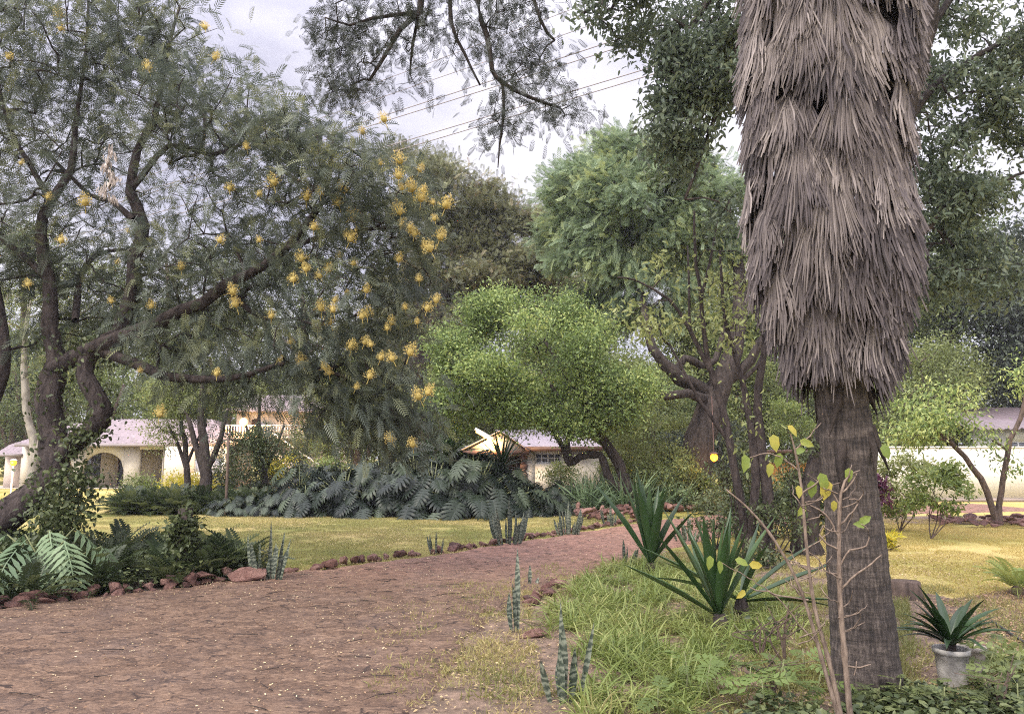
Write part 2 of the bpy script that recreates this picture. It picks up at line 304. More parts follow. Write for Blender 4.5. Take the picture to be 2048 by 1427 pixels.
def t_monstera(lobes=7, wd=0.5):
    V = []; Q = []
    for sgn in (-1, 1):
        for i in range(lobes):
            t = (i+0.5)/lobes; y0 = t*0.86; hw = 0.5*0.86/lobes
            l = wd*(math.sin(math.pi*(0.12+0.74*t))**0.6); an = math.radians(100-75*t)
            d = np.array([sgn*math.sin(an), math.cos(an)]); s = 0.30
            P0 = np.array([0, y0-hw]); P1 = np.array([0, y0+hw])
            A = np.array([0, y0])+d*l*.45; Bp = np.array([0, y0+0.02])+d*l*.8; E = np.array([0, y0])+d*l*1.03
            nrm = np.array([-d[1], d[0]])*sgn
            hv = hw*0.86
            n = len(V)
            def z3(p, zz): return (p[0], p[1], zz)
            V += [z3(P0, 0), z3(P1, 0), z3(A-nrm*hv*-1*-1, .05), z3(A+nrm*hv, .05), z3(Bp-nrm*hv*.85, .01), z3(Bp+nrm*hv*.85, .01), z3(E-nrm*hv*.15, -.09), z3(E+nrm*hv*.15, -.09)]
            Q += [(n, n+2, n+3, n+1), (n+2, n+4, n+5, n+3), (n+4, n+6, n+7, n+5)]
    n = len(V); V += [(0, .8, 0), (-.06, .86, 0.01), (0, 1.04, -.05), (.06, .86, .01)]; Q.append((n, n+3, n+2, n+1))
    V = np.array(V, float); V[:, 2] -= 0.22*V[:, 1]**2
    return T(V, Q)
TL = t_leaf(); TLn = t_leaf(0.26, 0.05, -0.15); TLw = fixq(t_leaf2(0.62)); TLm = fixq(t_leaf2(0.42))
TP_flower = t_pinnate(9, 0.26, 0.052, -0.35, 60); TP_fine = t_pinnate(9, 0.30, 0.055, -0.15, 62, 0.05); TP_feather = t_pinnate(8, 0.32, 0.065, -0.25, 50, 0.05)
TP_fern = t_pinnate(14, 0.20, 0.055, -0.45, 72, 0.12); TP_split = t_pinnate(9, 0.5, 0.09, -0.4, 62, 0.0, sag=-0.2); TM = t_monstera()
TP_seed = t_pinnate(4, 0.36, 0.17, -0.12, 60, 0.25)

def mats(d, nrm, sc, wsc=None):
    y = norm(d); x = norm(np.cross(y, nrm)); z = np.cross(x, y); Mx = np.stack([x, y, z], -1)
    s = np.asarray(sc, float)[:, None, None]
    Mx = Mx*s
    if wsc is not None: Mx[:, :, 0] *= np.asarray(wsc)[:, None]
    return Mx
def gauss(n, s=1.0): return rng.normal(size=(n, 3))*s

# ---------------------------------------------------------------- tree building
def smooth_path(P, step):
    P = np.asarray(P, float); n = len(P)
    E = np.vstack([2*P[0]-P[1], P, 2*P[-1]-P[-2]]); o = []
    for i in range(n-1):
        p0, p1, p2, p3 = E[i], E[i+1], E[i+2], E[i+3]; m = max(2, int(np.linalg.norm((p2-p1)[:3])/step))
        for k in range(m):
            t = k/m; o.append(0.5*((2*p1)+(-p0+p2)*t+(2*p0-5*p1+4*p2-p3)*t*t+(-p0+3*p1-3*p2+p3)*t**3))
    o.append(P[-1]); return np.array(o)
def limb(*pts):       # (u, v, Y, radius px)
    o = []
    for (u, v, Y, r) in pts: o.append([*at(u, v, Y), r*pxm(Y)])
    return np.array(o)
class Tree:
    def __init__(s, mains, targets, step=0.35, rt=0.006, k=0.45, free=0.25, up=0.5, jit=0.08, sag=0.0, keep=0.0):
        pos = []; rad = []; par = []; s.chains = []; att = []
        for j, m in enumerate(mains):
            m = smooth_path(m, step)
            start = -1
            if j and len(pos):
                A = np.array(pos); start = int(np.argmin(np.linalg.norm(A-m[0, :3], axis=1)))
            idx = []
            for i, q in enumerate(m):
                pos.append(q[:3]+rng.normal(size=3)*min(0.02, q[3]*.15)); rad.append(max(q[3], rt)); par.append(len(pos)-2 if i else start); idx.append(len(pos)-1)
                att.append((i/len(m)) >= (free if j == 0 else 0.12))
            s.chains.append((idx, True))
        s.nm = len(pos); pos0 = np.array(pos)[np.array(att)]
        tg = np.asarray(targets, float)
        if len(tg):
            dm = np.linalg.norm(tg[:, None]-pos0[None], axis=2).min(1); tg = tg[np.argsort(dm)]
            cap = len(pos)+len(tg)*14+10; A = np.full((cap, 3), 1e6); n = len(pos); A[:n] = pos; ok = np.zeros(cap, bool); ok[:n] = att
            A[:n][~ok[:n]] = 1e6
            for t in tg:
                d = np.linalg.norm(A[:n]-t, axis=1)+up*np.maximum(0, A[:n, 2]-t[2]); i = int(np.argmin(d)); p = A[i]; dd = np.linalg.norm(t-p)
                if dd < 0.05: continue
                m = min(12, max(2, int(dd/(step*0.8)))); q = p+(t-p)*0.5+np.array([0, 0, 0.14*dd-sag*dd])+gauss(1, jit*dd)[0]
                pi = i; idx = [i]
                for k2 in range(1, m+1):
                    u = k2/m; pt = (1-u)**2*p+2*u*(1-u)*q+u*u*t+(gauss(1, jit*0.18*dd/m)[0] if k2 < m else 0)
                    A[n] = pt; ok[n] = True; pos.append(pt); rad.append(rt); par.append(pi); pi = n; idx.append(n); n += 1
                s.chains.append((idx, False))
        s.P = np.array(pos); s.R = np.array(rad, float); s.par = par; s.tips = tg
        wt = np.zeros(len(pos))
        for idx, mn in s.chains:
            if not mn: wt[idx[-1]] += 1
        for i in range(len(pos)-1, -1, -1):
            if par[i] >= 0: wt[par[i]] += wt[i]
        for i in range(s.nm, len(pos)): s.R[i] = rt*max(1, wt[i])**k
        for i in range(s.nm, len(pos)): s.R[i] = min(s.R[i], s.R[par[i]]*0.95) if par[i] >= 0 else s.R[i]
        s.wt = wt
    def wood(s, acc=None, sides=6, wob=0.06, msides=12):
        acc = acc or Acc()
        for idx, mn in s.chains:
            P = s.P[idx]; R = s.R[idx].copy()
            if not mn: R[0] = min(R[0], R[1]*1.25); R[-1] *= 0.6
            acc.tube(P, R, msides if mn else (4 if R[0] < 0.01 else sides), wob=wob if mn else 0.0, cap=mn)
        return acc
def blob(u, v, Y, ru, rv, ry, n, p=2.0, mass=0):
    """n points in an ellipsoid; p < 3 draws them to the surface"""
    d = norm(gauss(n)); r = rng.uniform(0, 1, n)**(1/ (3*max(0.34, p/2))) ; r = rng.uniform(0.0, 1, n)**(1/p)
    c = at(u, v, Y); s = pxm(Y); ax_ = np.array([ru*s, ry, rv*s])
    if mass and n > mass*3:      # gather the points into separate boughs
        m_ = max(3, n//mass); k = rng.integers(0, m_, n); q = .26*(14/m_)**.33; return c+(d[:m_]*(r[:m_]**.6)[:, None])[k]*ax_*(1-q*.5)+norm(gauss(n))*rng.uniform(0, 1, n)[:, None]**.5*ax_.mean()*q*np.array([1.25, 1.25, .62])
    return c+d*r[:, None]*ax_
LAMPS = [(at(485, 843, 39.7), 22), (at(969, 870, 29.5), 26), (at(27, 925, 33), 15), (at(1428, 914, 22.6), 16)]
def off_lamps(P):
    """leaves kept out of the gaps through which the lamps shine"""
    c = np.array([0, 0, CAMH]); k = np.ones(len(P), bool)
    for q, r in LAMPS:
        a = q-c; t = ((P-c)@a)/(a@a); k &= ~((t > .1) & (t < 1.02) & (np.linalg.norm(P-c-t[:, None]*a, axis=1) < r*pxm(q[1])*np.clip(t, .2, 1)))
    return k
def foliage(acc, tips, center, tpl, per, rad, size, out=0.5, rnd=0.8, grav=0.0, upn=0.8, flat=0.7, var=0.3, bias=0.0, clump=0.55, wsc=None):
    n = len(tips)
    if n == 0: return acc
    cl = np.repeat(rng.uniform(0, 1, n), per); P = np.repeat(tips, per, axis=0); g = gauss(n*per)*rad; g[:, 2] *= flat
    P = P+g; kp = off_lamps(P); P = P[kp]; cl = cl[kp]; o = norm(P-np.asarray(center)); m_ = len(P); d = norm(o*out+norm(gauss(m_))*rnd+np.array([0, 0, grav]))
    nr = norm(np.array([0, 0, upn])+gauss(m_, 0.45)); sc = size*rng.uniform(1-var, 1+var, m_)
    a = np.clip(cl*clump+rng.uniform(0, 1, m_)*(1-clump)+bias, 0, 1)
    return acc.inst(tpl, mats(d, nr, sc), P-d*sc[:, None]*0.25, a)
# ================================================================ THE SETTING
def sheet(name, poly, z, mat, kind='structure'):
    me = bpy.data.meshes.new(name); me.from_pydata([(x, y, z) for x, y in poly], [], [list(range(len(poly)))]); me.update()
    me.materials.append(mat); o = bpy.data.objects.new(name, me); C.objects.link(o); tag(o, kind=kind); return o
sheet('ground', [(-500, -60), (500, -60), (500, 900), (-500, 900)], 0.0, M['lawn'])
PL = [(-14, 3.5), (-9, 6.3), (-5.46, 8.05), (-4.37, 9.1), (-3.6, 10.2), (-1.2, 12.6), (.8, 15.5), (3.4, 19.2), (6.4, 22.0), (12, 25), (22, 28)]
PR = [(22, 25), (12, 22.0), (6.3, 18.3), (3.76, 15), (1.45, 11.7), (.5, 9.8), (-.1, 8.4), (-.45, 6.5), (-.6, 4.7), (-.8, 2), (-1, -4)]
PATH = np.array(PL+PR+[(-16, -4)])
def sdist(P, poly):
    """distance to the polygon's edge, positive inside"""
    P = np.asarray(P, float); A = poly; B = np.roll(poly, -1, 0); dmin = np.full(len(P), 1e9); ins = np.zeros(len(P), bool)
    for a, b in zip(A, B):
        ab = b-a; t = np.clip(((P-a)@ab)/(ab@ab), 0, 1); dmin = np.minimum(dmin, np.linalg.norm(P-(a+t[:, None]*ab), axis=1))
        c = ((a[1] > P[:, 1]) != (b[1] > P[:, 1])); x = a[0]+(P[:, 1]-a[1])*(b[0]-a[0])/(b[1]-a[1] if b[1] != a[1] else 1e-9); ins ^= c & (P[:, 0] < x)
    return np.where(ins, dmin, -dmin)
def cells(P, size, seed, ax=1.0):
    """Voronoi cells: first and second distance and a random number per cell"""
    r = np.random.default_rng(seed); K = 512; J = r.uniform(0.12, 0.88, (K, K, 2)); RN = r.uniform(0, 1, (K, K))
    q = P/size*np.array([1.0, ax]); b = np.floor(q).astype(int); f1 = np.full(len(P), 9.); f2 = f1.copy(); rn = f1.copy()
    for dx in (-1, 0, 1):
        for dy in (-1, 0, 1):
            c = b+[dx, dy]; i, j = c[:, 0] % K, c[:, 1] % K; d = np.linalg.norm(c+J[i, j]-q, axis=1); m = d < f1
            f2 = np.where(m, f1, np.minimum(f2, d)); rn = np.where(m, RN[i, j], rn); f1 = np.where(m, d, f1)
    return f1, f2, rn
def vnoise(P, size, seed):
    r = np.random.default_rng(seed); G = r.uniform(-1, 1, (256, 256)); q = P/size; b = np.floor(q).astype(int); f = q-b; f = f*f*(3-2*f)
    g = lambda i, j: G[(b[:, 0]+i) % 256, (b[:, 1]+j) % 256]
    return (g(0, 0)*(1-f[:, 0])+g(1, 0)*f[:, 0])*(1-f[:, 1])+(g(0, 1)*(1-f[:, 0])+g(1, 1)*f[:, 0])*f[:, 1]
def grid_path(x0, x1, y0, y1, st, name):
    nx, ny = int((x1-x0)/st)+1, int((y1-y0)/st)+1; X, Y = np.meshgrid(np.linspace(x0, x1, nx), np.linspace(y0, y1, ny)); P = np.stack([X.ravel(), Y.ravel()], 1)
    W = P+np.stack([vnoise(P, .25, 1), vnoise(P, .25, 2)], 1)*0.05
    f1, f2, rn = cells(W, 0.15, 5, 1.5); e = np.clip((f2-f1)*3, 0, 1); fill = np.clip(vnoise(P, .7, 3)*1.1+vnoise(P, .2, 13)*.5+0.45, 0, 1)
    sd = sdist(P, PATH)+vnoise(P, .5, 8)*0.12+vnoise(P, .14, 9)*.06
    h = (np.minimum(e*1.4, 1)**0.6*0.009+(rn-.5)*0.004)*(1-fill*.6)+vnoise(P*[1, 1.6], .07, 4)*0.006+vnoise(P*[.6, 1.6], .16, 14)*.003+vnoise(P, 1.3, 6)*0.008+0.03
    z = np.where(sd > 0, h*np.clip(sd/0.1, 0, 1)+0.004, np.maximum(-0.05, sd*0.5))
    keep = (sd > -0.12).reshape(ny, nx); k = keep[:-1, :-1] & keep[1:, :-1] & keep[:-1, 1:] & keep[1:, 1:]
    i = np.arange(nx*ny).reshape(ny, nx); Q = np.stack([i[:-1, :-1], i[:-1, 1:], i[1:, 1:], i[1:, :-1]], -1)[k].reshape(-1, 4)
    used, inv = np.unique(Q, return_inverse=True); a = Acc().raw(np.column_stack([P, z])[used], inv.reshape(-1, 4), rn[used]); o = a.build(name, M['path'], smooth=True)
    ed = o.data.attributes.new('edge', 'FLOAT', 'POINT'); ed.data.foreach_set('value', (e[used]+fill[used]*.25).astype(np.float32)); tag(o, kind='structure')
grid_path(-9, 2.6, 3.6, 11.0, 0.025, 'path')
grid_path(-4, 16, 11.0, 27.0, 0.055, 'path')
BED_L = np.array([(-14, 5.5), (-9, 6.4), (-5.46, 8.1), (-4.37, 9.15), (-3.6, 10.2), (-3.4, 11.0), (-4.4, 12.3), (-7, 13), (-14, 13)])
BED_M = np.array([(-12.2, 24), (-9, 22.2), (-6, 21.2), (-2, 20.9), (1.5, 21.2), (3.2, 22.5), (3.2, 30), (-4, 30), (-12.2, 28)])
BED_R = np.array([(-.5, 8.4), (.1, 10), (1.1, 11.8), (2.6, 13.4), (4.2, 12.4), (5.2, 8.2), (5.4, 5.5), (5, 2), (-1.1, 2), (-1.0, 5), (-.75, 7)])
sheet('flower_bed', BED_L, 0.004, M['soil']); sheet('flower_bed', BED_M, 0.004, M['soil']); sheet('flower_bed', BED_R, 0.004, M['soil_red'])
sheet('flower_bed', [(7.4, 10.2), (4.6, 8.6), (3.9, 7.6), (4.0, 6.6), (6, 7.4), (9, 8.6)], 0.008, M['soil_red'])
sheet('flower_bed', [(9.2, 18.6), (16, 18.6), (16, 21.5), (9.2, 21)], 0.006, M['soil_red'])
sheet('terrace', [(-34, 39.8), (-8.5, 39.8), (-8.5, 44), (-34, 44)], 0.012, plain('concrete', (0.45, 0.4, 0.33), 0.9, .15))

# ================================================================ BUILDINGS
M['cream'] = plain('cream_plaster', (0.52, 0.48, 0.42), 0.85, .05, 1.5, .1); M['peach'] = plain('peach_plaster', (0.56, 0.47, 0.42), 0.85, .05, 1.5, .1)
M['tile'] = plain('roof_tiles', (0.24, 0.195, 0.215), 0.7, .3, 3); M['frame'] = plain('white_frame', (0.7, 0.7, 0.7), 0.5, .03)
M['brown'] = plain('brown_wood', (0.10, 0.05, 0.035), 0.6, .2, 6); M['fascia'] = plain('grey_fascia', (0.22, 0.19, 0.19), 0.6, .1)
M['curtain'] = plain('curtain_cloth', (0.42, 0.42, 0.5), 0.9, .15, 8); M['dark_in'] = plain('shaded_interior', (0.16, 0.13, 0.10), 0.9, .2, 2)
m, nt, b = newmat('window_glass'); b.inputs['Base Color'].default_value = (0.10, 0.11, 0.13, 1); b.inputs['Roughness'].default_value = 0.08; b.inputs['Specular IOR Level'].default_value = 0.8; M['glass'] = m
def wall(acc, x0, x1, z0, z1, y, th, openings=()):
    """a wall facing -Y with openings (xa, xb, zb, zt, arched)"""
    cuts = [x0]
    for (xa, xb, zb, zt, ar) in sorted(openings):
        if xa > cuts[-1]: acc.box(cuts[-1], xa, y, y+th, z0, z1)
        if zb > z0: acc.box(xa, xb, y, y+th, z0, zb)
        m = 14 if ar else 1; r = (xb-xa)/2
        def top(x):
            if not ar: return zt
            return zt-ar*(1-math.sqrt(max(0, 1-((x-(xa+xb)/2)/r)**2)))
        for k in range(m):
            a, b_ = xa+(xb-xa)*k/m, xa+(xb-xa)*(k+1)/m; ta, tb = top(a), top(b_)
            V = [(a, y, ta), (b_, y, tb), (a, y, z1), (b_, y, z1), (a, y+th, ta), (b_, y+th, tb), (a, y+th, z1), (b_, y+th, z1)]
            acc.raw(V, [(0, 1, 3, 2), (5, 4, 6, 7), (0, 4, 5, 1), (2, 3, 7, 6)])
        cuts.append(xb)
    if cuts[-1] < x1: acc.box(cuts[-1], x1, y, y+th, z0, z1)
    return acc
def roofplane(acc, A, B, Cc, D, pitch=0.22, amp=0.025, rows=14, step=0.03, th=0.06):
    """tiled or corrugated slope from eave A-B to ridge D-C"""
    A, B, Cc, D = map(lambda p: np.array(p, float), (A, B, Cc, D)); n = norm(np.cross(B-A, D-A)); n = n if n[2] > 0 else -n
    Lx = np.linalg.norm(B-A); nu = max(4, int(Lx/pitch*6)); V = []; us = np.linspace(0, 1, nu+1)
    rows = max(1, rows); vs = []
    for r in range(rows): vs += [(r/rows, step), ((r+1)/rows-0.001, 0.0)]
    for v, s in vs:
        P0 = A+(D-A)*v; P1 = B+(Cc-B)*v
        x = (P0[None]+(P1-P0)[None]*us[:, None]); ph = ((x-A)@norm(B-A))/pitch*2*np.pi
        V.append(x+n*(amp*np.sin(ph)+s)[:, None])
    V.append(V[-1]-n*th); V.insert(0, V[0]-n*th); V = np.concatenate(V); m = nu+1; k = len(vs)+2; i = np.arange(k*m).reshape(k, m)
    acc.raw(V, np.stack([i[:-1, :-1], i[:-1, 1:], i[1:, 1:], i[1:, :-1]], -1).reshape(-1, 4)); return acc
def window(th, x0, x1, z0, z1, y, cols=2, mat='frame', pane='glass', sill=True, bars=0):
    a = Acc(); f = 0.05
    a.box(x0, x0+f, y, y+.06, z0, z1); a.box(x1-f, x1, y, y+.06, z0, z1); a.box(x0+f, x1-f, y, y+.06, z0, z0+f); a.box(x0+f, x1-f, y, y+.06, z1-f, z1)
    for k in range(1, cols):
        x = x0+(x1-x0)*k/cols; a.box(x-f/2, x+f/2, y+.004, y+.056, z0+f, z1-f)
    for k in range(1, bars+1):
        z = z0+(z1-z0)*k/(bars+1); a.box(x0+f, x1-f, y+.01, y+.05, z-.015, z+.015)
    w_ = part(a, 'window', M[mat], th); part(Acc().box(x0+.01, x1-.01, y+.025, y+.035, z0+.01, z1-.01), 'pane', M[pane], w_)
    if sill: part(Acc().box(x0-.1, x1+.1, y-.14, y-.003, z0-.12, z0-.02), 'sill', M['peach'], w_)
    return w_
U = lambda u, Y: at(u, 900, Y)[0]; Z = lambda v, Y: at(1024, v, Y)[2]
# --- main house, left
H = thing('house', 'cream bungalow with an arched veranda and a pinkish tiled hip roof beyond the lawn', 'house', (U(190, 40), 40, 0))
y = 40; ze = Z(889, y)+.05
a = Acc(); wall(a, U(44, y), U(328, y), 0, ze, y, .28, [(U(62, y), U(150, y), 0.02, Z(905, y), .95), (U(166, y), U(250, y), .02, Z(904, y), .95), (U(280, y), U(328, y)-.05, .02, Z(898, y), 0)]); part(a, 'veranda_wall', M['cream'], H)
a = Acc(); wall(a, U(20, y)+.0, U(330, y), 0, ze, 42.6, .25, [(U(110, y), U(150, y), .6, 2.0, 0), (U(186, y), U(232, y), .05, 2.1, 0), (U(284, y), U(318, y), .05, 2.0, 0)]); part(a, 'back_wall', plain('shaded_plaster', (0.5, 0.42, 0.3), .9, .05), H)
window(H, U(110, y), U(150, y), .6, 2.0, 42.66, 2, 'brown', 'glass', False); window(H, U(186, y), U(232, y), .05, 2.1, 42.66, 4, 'brown', 'glass', False); window(H, U(284, y), U(318, y), .05, 2.0, 42.66, 2, 'frame', 'curtain', False)
y2 = 39.2; a = Acc(); wall(a, U(330, y2), U(455, y2), 0, Z(892, y2), y2, .28, [(U(390, y2), U(446, y2), Z(945, y2), Z(914, y2), 0)]); a.box(U(330, y2), U(330, y2)+.28, y2+.28, 42.5, 0, Z(892, y2)); part(a, 'wing_wall', M['cream'], H)
window(H, U(390, y2), U(446, y2), Z(945, y2), Z(914, y2), y2+.08, 3, 'frame', 'curtain')
a = Acc(); a.box(U(12, 41), U(44, 41), 41, 41.25, 0, Z(908, 41)); part(a, 'side_wall', M['peach'], H)
zr = Z(838, 46); xe0, xe1, xr0, xr1 = U(29, 39.3), U(470, 39.3), U(172, 46), U(420, 46)
a = Acc(); roofplane(a, (xe0, 39.3, ze), (xe1, 39.3, ze), (xr1, 46, zr), (xr0, 46, zr)); roofplane(a, (xe0, 52, ze), (xe0, 39.3, ze), (xr0, 46, zr), (xr0, 46.01, zr))
roofplane(a, (xe1, 52, ze), (xe0, 52, ze), (xr0, 46, zr), (xr1, 46, zr)); roofplane(a, (xe1, 39.3, ze), (xe1, 52, ze), (xr1, 46.01, zr), (xr1, 46, zr))
roofplane(a, (U(-12, 40), 40, Z(907, 40)), (U(46, 40), 40, Z(907, 40)), (U(50, 43), 43, Z(884, 42)), (U(28, 43), 43, Z(884, 42)), rows=6); part(a, 'roof', M['tile'], H)
a = Acc().box(xe0, xe1, 39.24, 39.30, ze-.16, ze+.0); a.box(U(-12, 40), U(46, 40), 39.94, 40.0, Z(907, 40)-.14, Z(907, 40)); part(a, 'fascia', M['fascia'], H)
# --- two-storey house
H2 = thing('house', 'two storey peach house with a railed balcony half hidden by the flowering tree', 'house', (U(560, 42), 42, 0)); y = 41
a = Acc(); wall(a, U(458, y), U(690, y), 0, Z(872, y), y, .3, [(U(500, y), U(540, y), .03, Z(912, y), .5), (U(570, y), U(618, y), 0.03, Z(897, y), .6)]); part(a, 'wall', M['peach'], H2)
a = Acc(); wall(a, U(470, 43), U(640, 43), Z(872, y), Z(822, 43), 43, .25, [(U(500, 43), U(512, 43), Z(868, 43), Z(838, 43), 0), (U(512, 43)+.05, U(534, 43), Z(862, 43), Z(842, 43), 0)]); part(a, 'upper_wall', M['cream'], H2)
window(H2, U(512, 43)+.05, U(534, 43), Z(862, 43), Z(842, 43), 43.05, 2, 'frame', 'curtain', False)
part(Acc().box(U(500, 43), U(512, 43), 43.06, 43.1, Z(868, 43), Z(838, 43)), 'door', M['brown'], H2)
part(Acc().box(U(570, y)-.3, U(618, y)+.3, 43.2, 43.3, 0, 2.2), 'inner_wall', M['cream'], H2)
part(Acc().box(U(446, 39.8), U(640, 39.8), 39.8, 43, Z(873, 40.6)-.16, Z(873, 40.6)), 'balcony', M['peach'], H2)
a = Acc(); zb = Z(873, 40.6)
for k in range(34):
    x = U(450, 39.9)+(U(636, 39.9)-U(450, 39.9))*k/33; a.box(x-.015, x+.015, 39.86, 39.89, zb, zb+.55)
a.box(U(449, 39.9), U(637, 39.9), 39.84, 39.91, zb+.55, zb+.60); part(a, 'railing', M['frame'], H2)
a = Acc(); roofplane(a, (U(440, 42), 42, Z(822, 42)), (U(660, 42), 42, Z(822, 42)), (U(620, 47), 47, Z(790, 47)), (U(490, 47), 47, Z(790, 47)), rows=10)
roofplane(a, (U(440, 42), 53, Z(822, 42)), (U(440, 42), 42, Z(822, 42)), (U(490, 47), 47, Z(790, 47)), (U(490, 47), 47.01, Z(790, 47)), rows=10); part(a, 'roof', M['tile'], H2)
a = Acc()
for k in range(11):
    z = k*.17; x0 = U(655, 40)-k*.26; a.box(x0-.26, x0, 39.9, 40.9, 0, z+.17)
part(a, 'stairs', M['peach'], H2)
a = Acc(); ls = [[(U(655, 40)+.1, 39.88, .9), (U(655, 40)-2.9, 39.88, 2.9)]]
for P in ls: a.tube(P, .04, 6)
part(a, 'stair_rail', M['frame'], H2)
# --- cottage with the lit gable
CX = lambda u: U(u, 30)
Ct = thing('cottage', 'small cream cottage with a lit gable and lilac grey sheet roof behind the big leaves', 'house', (CX(1060), 30, 0))
zc = Z(893, 30); y = 30
a = Acc(); wall(a, CX(1050), CX(1198), 0, zc, 30, .25, [(CX(1070), CX(1122), Z(926, 30), Z(905, 30), 0)]); a.box(CX(1198)-.25, CX(1198), 30.25, 36, 0, zc); part(a, 'wall', M['cream'], Ct)
window(Ct, CX(1070), CX(1122), Z(926, 30), Z(905, 30), 30.06, 4, 'frame', 'glass', False, 1)
a = Acc(); yg = 30.6; wall(a, CX(925), CX(1050), 0, Z(903, yg), yg, .2, [(CX(1012), CX(1042), .3, Z(906, yg)-.1, 0)]); part(a, 'porch_wall', M['cream'], Ct)
window(Ct, CX(1012), CX(1042), .3, Z(906, yg)-.1, yg+.05, 4, 'brown', 'glass', False, 6)
a = Acc()
for k in range(12): a.box(CX(1043)-(.05 if k % 2 else 0), CX(1051)+(.06 if k % 2 else 0), 29.93, 30.0, k*.17, k*.17+.165)
part(a, 'corner_bricks', plain('dark_brick', (0.16, 0.09, 0.07), .9, .3, 9), Ct)
gx0, gx1, gxm, gz, gt = CX(930), CX(1052), CX(1000), Z(902, 29.6), Z(866, 29.6)
a = Acc(); V = [(gx0, 29.7, gz), (gx1, 29.7, gz), (gxm+.01, 29.7, gt), (gxm, 29.7, gt)]; V += [(x, yy+.12, z) for x, yy, z in V]
a.raw(V, [(0, 1, 2, 3), (7, 6, 5, 4), (0, 4, 5, 1), (1, 5, 6, 2), (3, 7, 4, 0)]); part(a, 'gable', M['cream'], Ct)
a = Acc(); a.box(gx0-.1, gx1+.1, 29.55, 29.69, gz-.13, gz+.02); part(a, 'porch_beam', M['brown'], Ct)
a = Acc()
roofplane(a, (gx1+.15, 29.5, gz+.02), (gx1+.15, 36, gz+.02), (gxm, 36, gt+.1), (gxm, 29.5, gt+.1), .2, .02, 1, 0, .04); roofplane(a, (gx0-.25, 36, gz+.0), (gx0-.25, 29.5, gz), (gxm, 29.5, gt+.1), (gxm, 36, gt+.1), .2, .02, 1, 0, .04)
roofplane(a, (CX(1046), 29.6, zc), (CX(1203), 29.6, zc), (CX(1175), 34, Z(859, 34)), (CX(985), 34, Z(859, 34)), .2, .022, 1, 0, .04)
part(a, 'roof', plain('lilac_sheet_roof', (0.28, 0.245, 0.29), .6, .12, 2), Ct)
part(Acc().box(CX(1050), CX(1203), 29.53, 29.59, zc-.17, zc+.01), 'fascia', M['brown'], Ct)
part(Acc().box(gxm-.05, gxm+.05, 29.62, 29.695, gt-.22, gt-.12), 'lamp_bracket', M['frame'], Ct)
Lc = thing('tube_lamp', 'bright strip lamp mounted slanting on the gable of the small cottage', 'lamp', (CX(968), 29.5, Z(872, 29.5)))
part(Acc().tube([at(953, 861, 29.52), at(985, 879, 29.52)], .07, 8), 'tube', glow('strip_light', (1.0, .68, .22), 1.3), Lc)
part(Acc().tube([at(950, 857, 29.6), at(988, 878, 29.6)], .07, 6), 'housing', M['frame'], Lc)
def point(loc, e, c, par, r=.1):
    l = bpy.data.objects.new('bulb_light', bpy.data.lights.new('bulb_light', 'POINT')); C.objects.link(l); l.location = tuple(np.array(loc)-np.array(par.location)); l.parent = par
    l.data.energy = e; l.data.color = c; l.data.shadow_soft_size = r
point(at(972, 884, 29.1), 90, (1, .62, .22), Lc)
def sphere(acc, c, r, seg=12, a=.5, sq=1.0):
    V = []; n = seg//2
    for i in range(n+1):
        th = math.pi*i/n
        for j in range(seg): ph = 2*math.pi*j/seg; V.append((c[0]+r*math.sin(th)*math.cos(ph), c[1]+r*math.sin(th)*math.sin(ph), c[2]+r*math.cos(th)*sq))
    Q = [(i*seg+j, i*seg+(j+1) % seg, (i+1)*seg+(j+1) % seg, (i+1)*seg+j) for i in range(n) for j in range(seg)]
    return acc.raw(V, Q, a)
# --- lamps
c0 = at(485, 843, 39.7); Lb = thing('globe_lamp', 'dazzling warm white lamp on a post above the balcony of the peach house', 'lamp', (c0[0], 39.87, zb))
part(Acc().tube([(c0[0], 39.87, zb), (c0[0], 39.87, c0[2]-.15)], .04, 8), 'post', M['frame'], Lb); part(sphere(Acc(), (c0[0], 39.87, c0[2]), .22), 'globe', glow('warm_globe', (1, .6, .14), 1.6), Lb, True)
point(c0+[0, -.6, .1], 300, (1, .55, .18), Lb, .2)
c0 = at(27, 925, 33); Lg = thing('garden_lamp', 'orange garden lamp on a slim white post beside the arched house', 'lamp', (c0[0], 33, 0))
part(Acc().tube([(c0[0], 33, 0), (c0[0], 33, c0[2]-.1)], .035, 8), 'post', M['frame'], Lg); part(sphere(Acc(), c0, .13), 'globe', glow('orange_globe', (1, .3, .02), .9), Lg, True)
a = Acc(); a.tube([c0+[0, 0, .12], c0+[0, 0, .17]], [.16, .04], 10); part(a, 'cap', M['frame'], Lg); point(c0+[0, -.3, 0], 45, (1, .42, .08), Lg)
